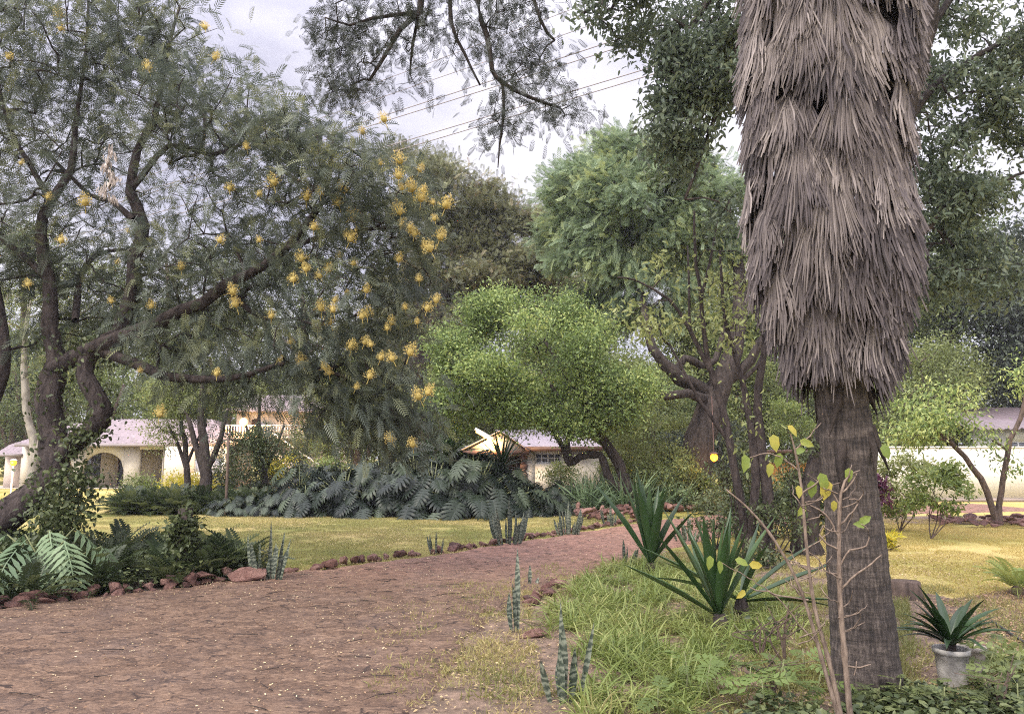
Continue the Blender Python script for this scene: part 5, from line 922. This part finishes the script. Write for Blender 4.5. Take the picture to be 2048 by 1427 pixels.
# middle bed: ferns and shrubs left of the big leaves
pr_ = [fernlike('sword_fern', 'low fern along the front of the middle bed left of the big leaves', (0, 0, 0), 40, .8, group='ferns in the middle bed') for k in range(2)]
for i in range(34):
    u = rng.uniform(250, 520); Y = rng.uniform(21.7, 23.2); o = pr_[i] if i < 2 else copy_tree(pr_[i % 2]); o.location = (at(u, 900, Y)[0], Y, 0); o.rotation_euler = (0, 0, rng.uniform(0, 6.28)); s_ = rng.uniform(.8, 1.3); o.scale = (s_, s_, s_)
for (u, v, ru, rv, leaf, lab) in [(262, 985, 34, 32, 'lf_olive', 'loose shrub at the left end of the middle bed'), (350, 972, 40, 18, 'lf_yellow', 'yellow leaved shrub in front of the wing wall'), (400, 970, 34, 14, 'lf_yellow', 'yellow leaved shrub beside the stout trunk'), (300, 985, 40, 20, 'lf_bright', 'bright green shrub in the middle bed'),
        (560, 930, 26, 20, 'lf_yellow', 'yellow shrub below the lit arch of the peach house'), (590, 950, 36, 30, 'lf_evergreen', 'dark glossy shrub below the lit arch'), (650, 935, 34, 18, 'lf_bright', 'lime green shrub in front of the outside stairs'), (530, 950, 44, 44, 'lf_ivy', 'dense ivy like shrub under the balcony'), (640, 965, 50, 26, 'lf_evergreen', 'dark low shrub at the edge of the big leaves'), (455, 950, 34, 50, 'lf_ivy', 'leafy upright shrub between the slim trunks'),
        (1130, 950, 50, 24, 'lf_olive', 'grey green shrub below the cottage window'), (1310, 930, 80, 60, 'lf_olive', 'grey green thicket shrub left of the gnarled trunk'), (1390, 985, 60, 26, 'lf_ivy', 'dark low shrub at the foot of the gnarled trunk'), (1395, 962, 26, 14, 'lf_bright', 'small lime green shrub at the foot of the gnarled trunk'), (1480, 940, 50, 60, 'lf_ivy', 'dark shrub between the gnarled trunk and the shelter'), (1580, 840, 60, 50, 'lf_bright', 'bright green shrub seen just under the palm skirt'), (1240, 900, 60, 60, 'lf_olive', 'olive shrub under the lime green dome'), (1300, 830, 90, 50, 'lf_olive', 'tall olive thicket behind the lime green dome'), (1340, 990, 60, 20, 'lf_split', 'pale grassy shrub on the far side of the drive'), (1455, 1010, 60, 26, 'lf_ivy', 'dark thicket at the bend of the drive'), (1560, 985, 40, 40, 'lf_olive', 'brownish thicket in front of the orange shed'), (1500, 1020, 50, 50, 'lf_ivy', 'dark twiggy thicket behind the sword leaved plants'), (1620, 1010, 46, 60, 'lf_ivy', 'dark thicket left of the palm trunk'), (1440, 900, 60, 60, 'lf_evergreen', 'dark shrub under the porch lamp'), (1390, 880, 70, 50, 'lf_evergreen', 'dark undergrowth shrub behind the gnarled trunk')]:
    Y = 25.2 if v > 950 and u < 1200 else (26.5 if u < 1200 else 28); Y = 23.5 if u in (1390, 1395, 1340, 1455, 1310) else Y; Y = 21.5 if u in (1455, 1560) else Y; Y = 15.5 if u in (1500, 1620) else Y; Y = 27 if u in (1300, 1240) else Y; Y = 33 if (u, v) in ((1580, 840), (1390, 880)) else Y
    shrub('garden_bush', lab, (at(u, 1000, Y)[0], Y, 0), [(u, v, Y, ru, rv, ru*.8*pxm(Y), int(20+ru*rv/28), 2.2)], leaf, TL, 30, .20, .10, 5, .02)
for (u, Y, lab) in [(1165, 22.6, 'long grassy clump at the right end of the big leaves'), (1200, 23, 'long grassy clump beneath the leaning limb'), (1245, 22.6, 'long grassy clump right of the stone heap'), (1300, 23, 'pale grassy clump beyond the drive'), (1350, 23.2, 'pale grassy clump near the gnarled trunk')]:
    b_ = np.array([at(u, 900, Y)[0], Y, 0]); th = thing('grass_clump', lab, 'grass clump', tuple(b_)); n = 170; d = norm(gauss(n)*[.6, .6, .1]+[0, 0, 1.]); part(Acc().inst(t_strap(5, .035, 1.0), mats(d, norm(gauss(n)), rng.uniform(.8, 1.6, n)), b_+gauss(n, .12)*[1.6, 1, 0], rng.uniform(.2, .9, n)), 'blades', M['lf_split'], th)
b_ = np.array([at(457, 900, 21.5)[0], 21.5, 0]); o = Acc().tube([b_, b_+[0, 0, 1.2], b_+[-.03, 0, 2.2]], .04, 8).build('garden_post', M['bark_mid'], origin=b_); tag(o, 'thin reddish brown post rising from the middle bed below the bright lamp', 'post')

for (u, v, ru, rv, Y, lab) in [(1430, 1030, 60, 50, 13.5, 'tangled twiggy bush behind the two sword leaved plants'), (1545, 1040, 60, 60, 12.6, 'dark tangled bush at the foot of the leaning tree'), (1600, 930, 50, 60, 13, 'tangled leafy bush beside the palm trunk'), (1470, 900, 50, 70, 14, 'thin tangled bush among the slender grey stems'), (1500, 1120, 60, 26, 11.2, 'low tangled bush right of the taller sword leaved plant')]:
    shrub('twiggy_bush', lab, (at(u, 1000, Y)[0], Y, 0), [(u, v, Y, ru, rv, .5, 60, 2.2)], 'lf_ivy', TLm, 9, .12, .085, 9, .014, 'bark_dark', rt=.004, out=.3)
# ================================================================ ROCKS
import bmesh
def rock_mesh(seed, name='rock'):
    r = np.random.default_rng(seed); bm = bmesh.new()
    for p in norm(r.normal(size=(15, 3)))*r.uniform(.75, 1.1, (15, 1))*[1, .75, .62]: bm.verts.new(p)
    res = bmesh.ops.convex_hull(bm, input=bm.verts); bmesh.ops.delete(bm, geom=[g for g in res['geom_interior'] if isinstance(g, bmesh.types.BMVert)], context='VERTS')
    bmesh.ops.bevel(bm, geom=bm.edges[:], offset=.07, segments=1, affect='EDGES'); bmesh.ops.triangulate(bm, faces=bm.faces[:]); bmesh.ops.subdivide_edges(bm, edges=bm.edges[:], cuts=1, use_grid_fill=True)
    for v in bm.verts: v.co += v.co.normalized()*noise.noise(v.co*2.5+Vector((seed, 0, 0)))*.09
    me = bpy.data.meshes.new(name); bm.to_mesh(me); bm.free(); me.materials.append(M['rock']); return me
RM = [rock_mesh(s) for s in range(10)]
def rock(p, s, label, group, fl=1.0):
    o = bpy.data.objects.new('rock', RM[rng.integers(0, 10)]); C.objects.link(o); o.location = (p[0], p[1], p[2]+s*.42); o.scale = (s*rng.uniform(.8, 1.3), s*rng.uniform(.8, 1.1), s*rng.uniform(.7, 1.0)*fl); o.rotation_euler = (rng.uniform(-.35, .35), rng.uniform(-.35, .35), rng.uniform(0, 6.28)); tag(o, label, 'rock', group); return o
def along(P, st, jit, size, label, group, rows=1, fl=1.0):
    P = np.array(P, float); sg = np.linalg.norm(np.diff(P, axis=0), axis=1); cum = np.concatenate([[0], np.cumsum(sg)]); t = 0
    while t < cum[-1]:
        x, y = np.interp(t, cum, P[:, 0]), np.interp(t, cum, P[:, 1])
        for r in range(rows):
            s = rng.uniform(*size); rock((x+rng.normal()*jit, y+rng.normal()*jit+r*.14, r*.05), s, label, group, fl)
        t += st*rng.uniform(.75, 1.3)
along(PL[1:5], .17, .03, (.08, .15), 'rough reddish brown rock in the two deep edging of the fern bed', 'rocks edging the fern bed', 2)
rk = rock((*gr0(495, 1166)[:2], 0), .25, 'largest reddish rock at the right end of the fern bed edging', None); rk.scale = (.30, .2, .16); rk.rotation_euler = (.1, .05, .5)
along([gr0(530, 1152)[:2], gr0(620, 1142)[:2], gr0(760, 1119)[:2], gr0(880, 1106)[:2], gr0(1000, 1087)[:2], gr0(1100, 1071)[:2], gr0(1225, 1051)[:2], gr0(1300, 1040)[:2]], .155, .05, (.08, .16), 'red brown stone in the low edging between lawn and drive', 'stones edging the lawn')
for k in range(44):
    u, v = rng.uniform(1150, 1300), rng.uniform(1028, 1044); p = gr0(u, v); rock((p[0], p[1], rng.uniform(0, .2)), rng.uniform(.1, .2), 'dull red stone in the heap beside the bend of the drive', 'heap of red stones')
for k in range(30):
    u = 1310+k*5; p = gr0(u, 1024+rng.uniform(-5, 6)-k*.1); rock((p[0], p[1], rng.uniform(0, .12)), rng.uniform(.14, .26), 'pinkish stone in the bank beyond the bend of the drive', 'stones beyond the bend')
for k in range(46):
    u, v = 1865+rng.uniform(0, 250), rng.uniform(1040, 1056); p = gr0(u, v); rock((p[0], p[1], rng.uniform(0, .08)), rng.uniform(.12, .22), 'flat red stone in the bed under the young tree', 'flat stones under the young tree', .6)
along([gr0(1050, 1212)[:2], gr0(1085, 1190)[:2], gr0(1120, 1168)[:2]], .17, .04, (.09, .14), 'dark stone in the short edging right of the drive', 'stones right of the drive')
rock((*gr0(1068, 1275)[:2], -.02), .12, 'dark pitted stone half buried in grass right of the drive', None); rock((*gr0(1180, 1380)[:2], -.02), .08, 'small dark stone beside the nearest snake plant', None)
# tree stump
sb = gr0(1812, 1195); o = thing('tree_stump', 'weathered low stump with leaves over it right of the palm trunk', 'stump', tuple(sb)); part(Acc().tube([sb-[0, 0, .02], sb+[0, 0, .1], sb+[0, 0, .19], sb+[0, 0, .195]], [.2, .17, .165, .02], 16, wob=.06), 'wood', M['bark_mid'], o)
# garden hose
P = [gr0(1985, 1248)+[0, 0, .03], gr0(2048, 1290)+[0, 0, .03], gr0(2150, 1350)+[0, 0, .03], gr0(2300, 1420)+[0, 0, .03]]; o = Acc().tube(smooth_path(P, .1), .012, 6).build('garden_hose', plain('black_rubber', (.03, .03, .03), .5), origin=P[0]); tag(o, 'thin black hose lying on the bare soil at the right edge', 'hose')
a = Acc(); b_ = gr0(160, 1002); 
for k in range(5): p = b_+gauss(1, .25)[0]*[2.0, .6, 0]+[0, 0, .05]; a.tube([p, p+gauss(1, .4)[0]*[1, .5, .12]], [.03, .015], 5)
o = a.build('fallen_branch', M['bark_mid'], origin=b_); tag(o, 'fallen dead branch lying on the sunny lawn behind the flowering tree', 'branch')

# ================================================================ FOREGROUND SAPLINGS
def sapling(name, label, stems, leaves, leaf='lf_sapling', bark='twig', tw=(), size=.12):
    b_ = np.asarray(stems[0][0][:3]); th = thing(name, label, 'sapling', tuple(b_)); a = Acc()
    for s in stems: p = smooth_path(s, .04); a.tube(p[:, :3], p[:, 3]*.5*(1+.25*(np.arange(len(p)) % 9 == 0)), 7, wob=.06)
    for s in tw: p = smooth_path(s, .03); a.tube(p[:, :3]+gauss(len(p), .003), p[:, 3]*.65, 5)
    part(a, 'stems', M[bark], th, True); l = Acc()
    for (u, v, Y, dx, dy, s, c) in leaves:
        p = at(u, v, Y); d = norm(np.array([[dx, rng.uniform(-.3, .2), dy]])); nr = np.array([[rng.uniform(-.5, .5), -1, rng.uniform(-.2, .5)]]); l.inst(TLw, mats(d, nr, [s*.86]), p[None], [c])
    part(l, 'leaves', M[leaf], th); return th
Yf = 4.5; bf = gr0(1700, 1440)
st1 = [limb((1702, 1450, Yf, 12), (1690, 1320, Yf, 11), (1681, 1209, Yf, 10), (1678, 1100, Yf, 8), (1682, 985, Yf, 6), (1700, 950, Yf, 4), (1720, 940, Yf, 2)), limb((1686, 1450, Yf, 10), (1660, 1330, Yf, 9), (1628, 1209, Yf, 7), (1612, 1080, Yf, 6), (1604, 985, Yf, 5), (1590, 900, Yf, 4), (1580, 865, Yf, 2)),
       limb((1680, 1445, Yf, 9), (1650, 1340, Yf, 8), (1603, 1184, Yf, 6), (1550, 1082, Yf, 5), (1500, 1020, Yf, 4), (1452, 978, Yf, 2.5))]
tw = [limb((1680, 1180, Yf, 4), (1710, 1150, Yf, 3.5), (1745, 1125, Yf, 3), (1765, 1110, Yf, 2)), limb((1678, 1080, Yf, 4), (1660, 1040, Yf, 3), (1640, 1020, Yf, 3), (1612, 1008, Yf, 2)), limb((1680, 1050, Yf, 3.5), (1700, 1030, Yf, 3), (1718, 1000, Yf, 2.5), (1700, 1000, Yf, 2)), limb((1680, 1100, Yf, 3.5), (1655, 1085, Yf, 3), (1640, 1070, Yf, 2.5), (1646, 1050, Yf, 2)),
      limb((1679, 1130, Yf, 3), (1700, 1100, Yf, 3), (1735, 1090, Yf, 2.5), (1738, 1060, Yf, 2), (1718, 1045, Yf, 1.5)), limb((1680, 1010, Yf, 3), (1665, 985, Yf, 2.5), (1660, 970, Yf, 2), (1680, 965, Yf, 1.5)), limb((1682, 985, Yf, 3.5), (1700, 970, Yf, 3), (1715, 945, Yf, 2)), limb((1604, 985, Yf, 3), (1625, 970, Yf, 2.5), (1640, 955, Yf, 2)), limb((1598, 940, Yf, 3), (1570, 918, Yf, 2.5), (1530, 905, Yf, 2), (1500, 915, Yf, 1.5)),
      limb((1590, 900, Yf, 3), (1620, 870, Yf, 2), (1640, 845, Yf, 1.5)), limb((1688, 1330, Yf, 3.5), (1720, 1335, Yf, 3), (1742, 1328, Yf, 2)), limb((1640, 1290, Yf, 3), (1600, 1250, Yf, 2.5), (1560, 1200, Yf, 2), (1490, 1150, Yf, 1.5), (1440, 1125, Yf, 1)), limb((1615, 1200, Yf, 3), (1560, 1190, Yf, 2.5), (1500, 1175, Yf, 2)), limb((1606, 1100, Yf, 3), (1640, 1080, Yf, 2), (1670, 1050, Yf, 1.5)),
      limb((1710, 1350, Yf, 2.4), (1712, 1320, Yf, 1.5)), limb((1682, 1150, Yf, 3), (1650, 1140, Yf, 2.5), (1630, 1110, Yf, 2), (1605, 1100, Yf, 1.5))]
for k in range(26):
    u0, v0 = (1680+rng.normal()*3, rng.uniform(980, 1300)) if k % 2 else (1640-(1450-rng.uniform(1000, 1300))*.1, rng.uniform(1000, 1300)); dx = rng.choice([-1, 1])*rng.uniform(20, 60); dv = rng.uniform(10, 45)
    tw.append(limb((u0, v0, Yf, 2.2), (u0+dx*.5, v0-dv*.3, Yf+rng.normal()*.05, 1.8), (u0+dx*.8, v0-dv*.9, Yf+rng.normal()*.08, 1.5), (u0+dx*rng.uniform(.6, 1.2), v0-dv*1.4, Yf+rng.normal()*.1, .8)))
lv = [(1546, 868, Yf, .1, -1, .125, .8), (1490, 908, Yf, -.1, -1, .13, .45), (1540, 925, Yf, -.1, -1, .10, .7), (1596, 970, Yf, 0, -1, .09, .8), (1654, 958, Yf, -.15, -1, .15, .95), (1622, 960, Yf, .1, -1, .13, .35), (1640, 945, Yf, .3, -1, .13, .5), (1698, 935, Yf, -.1, -1, .10, .5), (1766, 888, Yf, .2, -1, .11, .3), (1575, 850, Yf, .5, -.6, .1, .9), (1470, 1118, Yf, .8, -.3, .1, .5), (1498, 1128, Yf, 1, -.1, .10, .95), (1490, 1180, Yf, -.6, -.5, .08, .95), (1420, 1110, Yf, -.1, -1, .1, .5), (1438, 1120, Yf, .1, -1, .09, .4), (1600, 880, Yf, .6, -.3, .1, .6), (1718, 1045, Yf, .6, .3, .1, .45), (1730, 1050, Yf, -.6, .1, .09, .4), (1668, 1000, Yf, 0, -1, .08, .8), (1588, 905, Yf, .8, .3, .09, .3), (1560, 905, Yf, -.2, -1, .11, .4), (1610, 1010, Yf, -.5, -.7, .09, .6)]
sapling('twiggy_sapling', 'crooked twiggy sapling with pale stems and a few yellow green leaves before the palm trunk', st1, lv, tw=tw)
def seedlings(label, pts, name='leafy_seedling', tpl=TP_seed, leaf='lf_sapling', size=(.16, .3), nl=5, group=None):
    for (u, v, h) in pts:
        b_ = gr0(u, v); s_ = pxm(b_[1]); top = b_+[rng.normal()*.03, rng.normal()*.03, h*s_]; th = thing(name, label, 'seedling', tuple(b_), group); part(Acc().tube([b_, (b_+top)/2+gauss(1, .02)[0], top], [.006, .005, .004], 5), 'stem', M['stem_green'], th)
        A_ = rng.uniform(0, 6.28, nl); d = norm(np.stack([np.cos(A_), np.sin(A_), rng.uniform(-.15, .45, nl)], 1)); part(Acc().inst(tpl, mats(d, np.array([0, 0, 1.])+gauss(nl, .2), rng.uniform(*size, nl)), np.repeat(top[None], nl, 0)-[0, 0, 1]*rng.uniform(0, h*s_*.5, (nl, 1)), rng.uniform(0, .5, nl)), 'leaves', M[leaf], th)
G_ = 'feathery leaved seedlings at the bottom right'
sd0 = [(1370, 1400, 90), (1430, 1420, 95), (1490, 1410, 70), (1560, 1400, 80), (1590, 1440, 100), (1530, 1440, 70), (1320, 1440, 60), (1640, 1420, 70), (1480, 1375, 55), (1610, 1360, 60)]
seedlings('light green feather leaved seedling in the undergrowth before the palm', sd0, group=G_, leaf='lf_bright', size=(.15, .28), nl=6)
seedlings('dull green leafy weed at the foot of the palm', [(1800, 1425, 60), (1850, 1420, 50), (1900, 1440, 60), (1830, 1400, 40), (1780, 1440, 60), (1960, 1430, 70), (2010, 1410, 80), (2040, 1435, 60), (1985, 1385, 90), (2030, 1365, 60), (1940, 1400, 50)], name='leafy_weed', group='weeds at the foot of the palm', leaf='lf_olive', size=(.12, .22), nl=8)
def twigplant(label, u, v, hpx, n):
    b_ = gr0(u, v); Y = b_[1]; sts = [limb((u, v, Y, 4), (u+rng.normal()*12, v-hpx*.5, Y, 3), (u+rng.normal()*35, v-hpx*rng.uniform(.8, 1.1), Y, 1.5)) for k in range(n)]
    tws = [limb((u+rng.normal()*8, v-hpx*.4, Y, 2.2), (u+rng.normal()*30, v-hpx*.6, Y, 1.6), (u+rng.normal()*50, v-hpx*.8, Y, 1)) for k in range(n)]
    sapling('bare_seedling', label, sts, [(u+rng.normal()*30, v-hpx*rng.uniform(.5, 1), Y, rng.normal(), -.5, rng.uniform(.04, .07), rng.random()) for k in range(14)], 'lf_ivy', 'bark_mid', tws)
twigplant('dark stemmed leggy seedling left of the twiggy sapling', 1570, 1330, 130, 5); twigplant('short leggy seedling between the sword leaved plant and the sapling', 1520, 1320, 90, 4); twigplant('dark twisted seedling at the bottom right corner', 2000, 1440, 120, 5); twigplant('low twisted seedling right of the sword leaved plant', 1545, 1400, 100, 4)
th = thing('purple_stemmed_weed', 'weedy dark plant growing over the soil behind the pots', 'weed', gr0(2010, 1330)); a = Acc(); foliage(a, blob(2010, 1330, gr0(2010, 1345)[1], 60, 20, .3, 40), gr0(2010, 1400), TLm, 12, .08, .08, grav=.1); part(a, 'leaves', M['lf_olive'], th)

# ================================================================ GRASS, GROUND COVER, LITTER
def scatter(n, box, fn):
    P = rng.uniform(0, 1, (n, 2))*[box[1]-box[0], box[3]-box[2]]+[box[0], box[2]]; return P[fn(P)]
def blades(name, label, P, tpl, size, lean, mat, zoff=0, a=(0, 1), patch=1.0):
    n = len(P); d = norm(gauss(n)*[lean, lean, .1]+[0, 0, 1.]); nr = norm(gauss(n)); pt = vnoise(P, patch, 21)*.5+.5; A = np.clip(pt*.6+rng.uniform(0, 1, n)*.5-.05, 0, 1)*(a[1]-a[0])+a[0]
    sc = rng.uniform(*size, n); o = Acc().inst(tpl, mats(d, nr, sc), np.column_stack([P, np.full(n, zoff)]), A).build(name, M[mat]); tag(o, label, kind='stuff'); return o
GR = np.array([gr0(u, v)[:2] for u, v in [(1090, 1262), (1150, 1180), (1215, 1142), (1290, 1128), (1400, 1140), (1500, 1170), (1590, 1220), (1600, 1290), (1480, 1330), (1440, 1440), (1180, 1460), (1150, 1400), (1130, 1330)]])
# tufts
P = scatter(5200, (-.5, 4.5, 3.5, 12.5), lambda p: sdist(p, GR)+vnoise(p, .5, 31)*.12 > 0); P = P[vnoise(P, .45, 33) > -.5]; nb = 15; PP = np.repeat(P, nb, 0)+rng.normal(size=(len(P)*nb, 2))*.025
n = len(PP); d = norm(np.column_stack([np.repeat(rng.normal(size=(len(P), 2))*.35, nb, 0)+rng.normal(size=(n, 2))*.45, np.ones(n)])); tone = np.repeat(rng.uniform(0, 1, len(P)), nb); A = np.clip(tone*.45+(vnoise(PP, .7, 35)*.5+.5)*.3+rng.uniform(0, 1, n)*.3, 0, 1)
nr = norm(np.cross(np.cross(d, [0, 0, 1.]), d)*-1+gauss(n, .4)); sc = rng.uniform(.14, .36, n)*np.repeat(rng.uniform(.7, 1.15, len(P)), nb)
o = Acc().inst(t_strap(5, .034, 1.5, .1, .3), mats(d, -nr, sc), np.column_stack([PP, np.zeros(n)]), A).build('long_grass', M['grass_long']); tag(o, 'long arching green grass filling the bed between drive and palm', kind='stuff')
inb = lambda p: (sdist(p, BED_R) > -.1)
P = scatter(130000, (-1.4, 7, 3.2, 13), lambda p: (sdist(p, BED_R)+vnoise(p, .6, 41)*.35 > -.25) & (vnoise(p, .5, 42)+vnoise(p, .17, 43)*.5 > -.05) & (sdist(p, GR) < .05)); blades('scraggly_grass', 'short patchy grass over the bare soil round the palm', P, t_strap(3, .09, 1.3, .0, .3), (.03, .11), .9, 'grass_short', 0, (0, .9), .8)
P = scatter(26000, (1.8, 4.6, 5.4, 9.5), lambda p: (sdist(p, GR) < 0) & (vnoise(p, .4, 45) > -.35) & (p[:, 0] < .5*p[:, 1]+.1)); blades('bright_grass', 'bright green short grass behind the palm trunk', P, t_strap(3, .07, 1.0, .0, .3), (.05, .13), .5, 'grass_short', 0, (0, .45), .8)
P = scatter(16000, (-1.7, .2, 3.4, 9.8), lambda p: (vnoise(p, .35, 47)+vnoise(p, .12, 48)*.4-(-.25-p[:, 0])*.55 > -.05)); blades('drive_edge_grass', 'sparse yellowish grass creeping over the edge of the drive', P, t_strap(3, .09, 1.3, 0, .3), (.025, .07), 1.0, 'grass_short', .02, (.2, 1), .6)
off = lambda p: (sdist(p, PATH) < -.05) & (sdist(p, BED_L) < 0.1) & (sdist(p, BED_M) < .1) & (sdist(p, BED_R) < -.1)
P = scatter(330000, (-11, 5, 10.2, 21.5), lambda p: off(p) & (abs(p[:, 0]) < p[:, 1]*.72) & (vnoise(p, .5, 49)+vnoise(p, .15, 50)*.6 > -.4)); blades('lawn_grass', 'short trodden lawn grass left of the drive', P, t_strap(2, .16, .7, 0, .3), (.02, .045), .7, 'grass_short', 0, (0, .95), 1.6)
P = scatter(200000, (3.5, 13, 6, 20), lambda p: off(p) & (p[:, 0] < p[:, 1]*.72) & (vnoise(p, .5, 49) > -.5)); blades('golden_grass', 'short golden lawn grass right of the palm', P, t_strap(2, .16, .7, 0, .3), (.02, .05), .7, 'grass_gold', 0, (0, 1), 1.2)
# broad-leaved ground cover at bottom right
P = scatter(5200, (1.2, 4.6, 3.4, 6.2), lambda p: (p[:, 1] < 4.75+.25*(p[:, 0]-1.2)+vnoise(p, .4, 51)*.3) & (np.hypot(p[:, 0]-b0[0]-.0, p[:, 1]-b0[1]) > .0)); n = len(P)*5; PP = np.repeat(P, 5, 0)+rng.normal(size=(n, 2))*.03; d = norm(gauss(n)*[1, 1, .3]+[0, 0, .2])
o = Acc().inst(TLw, mats(d, norm(np.array([0, 0, 1.])+gauss(n, .35)), rng.uniform(.03, .075, n)), np.column_stack([PP, rng.uniform(.01, .14, n)]), rng.uniform(0, 1, n)).build('ground_cover', M['lf_ivy']); tag(o, 'dark leafy creeping ground cover round the palm foot', kind='stuff')
P = scatter(3000, (-9.5, -3, 7.5, 12.8), lambda p: sdist(p, BED_L) > .05); n = len(P)*7; PP = np.repeat(P, 7, 0)+rng.normal(size=(n, 2))*.06; o = Acc().inst(TLw, mats(norm(gauss(n)*[1, 1, .4]), norm(np.array([0, 0, 1.])+gauss(n, .4)), rng.uniform(.04, .09, n)), np.column_stack([PP, rng.uniform(.02, .3, n)]), rng.uniform(0, 1, n)).build('ground_cover', M['lf_ivy']); tag(o, 'dark creeping leaves between the ferns', kind='stuff')
# litter
def litter(name, label, P, size, mat, z=.035, a=(0, 1)):
    n = len(P); A = rng.uniform(*a, n); d = norm(gauss(n)*[1, 1, .12]); o = Acc().inst(TL, mats(d, norm(np.array([0, 0, 1.])+gauss(n, .25)), rng.uniform(*size, n), rng.uniform(.6, 1.5, n)), np.column_stack([P, np.full(n, z)+rng.uniform(0, .012, n)]), A).build(name, M[mat]); tag(o, label, kind='stuff')
P = scatter(30000, (-8, 3, 3.5, 16), lambda p: (sdist(p, PATH) > 0) & (rng.uniform(0, 1, len(p)) < np.clip(.12+.8*np.exp(-np.maximum(0, sdist(p, PATH))/.9)*(p[:, 0] < -1)+.3*vnoise(p, .8, 61)*(p[:, 1] > 6), .03, 1))); litter('fallen_petals', 'pale fallen petals and leaflets strewn over the drive', P, (.012, .027), 'litter', .045, (.35, 1))
P = scatter(26000, (-8, 6, 3.5, 20), lambda p: sdist(p, PATH) > 0); litter('dark_leaf_litter', 'small dark dead leaves lying on the drive', P, (.008, .03), 'dry_leaf', .05, (0, .5))
P = scatter(26000, (-9, 6, 10, 21), lambda p: off(p) & (vnoise(p, 1.3, 63)+vnoise(p, .4, 64)*.5 > .0)); litter('lawn_litter', 'dead leaves scattered through the lawn', P, (.02, .04), 'litter', .025, (0, .7))
P = scatter(26000, (-1.2, 8, 3.2, 13), lambda p: (sdist(p, PATH) < .3)); litter('soil_litter', 'brown dead leaves and twigs on the soil around the palm', P, (.015, .045), 'litter', .015, (0, .55))
P = scatter(9000, (3.4, 7.4, 6, 10), lambda p: sdist(p, np.array([(7.4, 10.2), (4.6, 8.6), (3.9, 7.6), (4.0, 6.6), (6, 7.4), (9, 8.6)])) > 0); litter('leaf_litter', 'pinkish brown dead leaves on the strip of bare soil at the right', P, (.02, .05), 'dry_leaf', .02, (.3, 1))
a = Acc(); P = scatter(150, (-6, 3, 4.2, 12), lambda p: sdist(p, PATH) > .1)
for p in P:
    d = norm(gauss(1)*[1, .5, .05])[0]*rng.uniform(.05, .18); a.tube([[*p, .055], [*(p+d[:2]+rng.normal(size=2)*.01), .06], [*(p+d[:2]*2), .05]], [.004, .003, .001], 4)
tag(a.build('fallen_twigs', M['bark_dark']), 'thin dark twigs lying on the drive', kind='stuff')

# ================================================================ LABELS: tell the repeats apart by row and order
def ordinal(n): return '%d%s' % (n, 'th' if 10 <= n % 100 <= 20 else {1: 'st', 2: 'nd', 3: 'rd'}.get(n % 10, 'th'))
def order_labels(group, base, rows=('front', 'back')):
    os_ = [o for o in C.objects if o.get('group') == group and o.parent is None]; os_.sort(key=lambda o: o.location.y); n = len(rows); m = len(os_)
    for k in range(n):
        r = sorted(os_[k*m//n:(k+1)*m//n], key=lambda o: o.location.x/o.location.y)
        for j, o in enumerate(r): o['label'] = base+(', %s row' % rows[k] if n > 1 else '')+', '+ordinal(j+1)+' from the left'
order_labels('cut leaved plants banked along the far side of the lawn', 'dark cut leaved plant in the bank', ('front', 'middle', 'back'))
order_labels('ferns in the near left bed', 'arching fern in rock edged bed', ('front', 'second', 'third', 'back'))
order_labels('ferns in the middle bed', 'low fern beside the cut leaved bank')
order_labels('rocks edging the fern bed', 'reddish rock edging the fern bed', ('front', 'back'))
order_labels('stones edging the lawn', 'small red stone edging the lawn', ('single',)); order_labels('heap of red stones', 'dull red stone in heap by the bend', ('front', 'middle', 'back'))
order_labels('stones beyond the bend', 'pinkish stone in bank past the bend', ('front', 'back')); order_labels('flat stones under the young tree', 'flat stone under the young tree', ('front', 'back'))
order_labels('stones right of the drive', 'dark stone edging the long grass', ('single',)); order_labels('feathery leaved seedlings at the bottom right', 'light green feather leaved seedling', ('front', 'back'))
order_labels('weeds at the foot of the palm', 'leafy weed near the palm foot', ('front', 'back'))

# ================================================================ VEIL: thin volume added to lower contrast, standing in for lens flare
hz = Acc().box(-260, 260, -40, 300, -1, 60).build('added_veil', None); m = bpy.data.materials.new('flare_veil'); m.use_nodes = True; nt = m.node_tree; nt.nodes.remove(nt.nodes['Principled BSDF'])
pv_ = nt.nodes.new('ShaderNodeVolumePrincipled'); pv_.inputs['Color'].default_value = (.86, .88, 1, 1); pv_.inputs['Density'].default_value = .0007; pv_.inputs['Anisotropy'].default_value = .3; nt.links.new(pv_.outputs[0], nt.nodes['Material Output'].inputs['Volume'])
hz.data.materials.append(m); tag(hz, 'thin pale veil added over the garden in place of lens flare', kind='stuff')
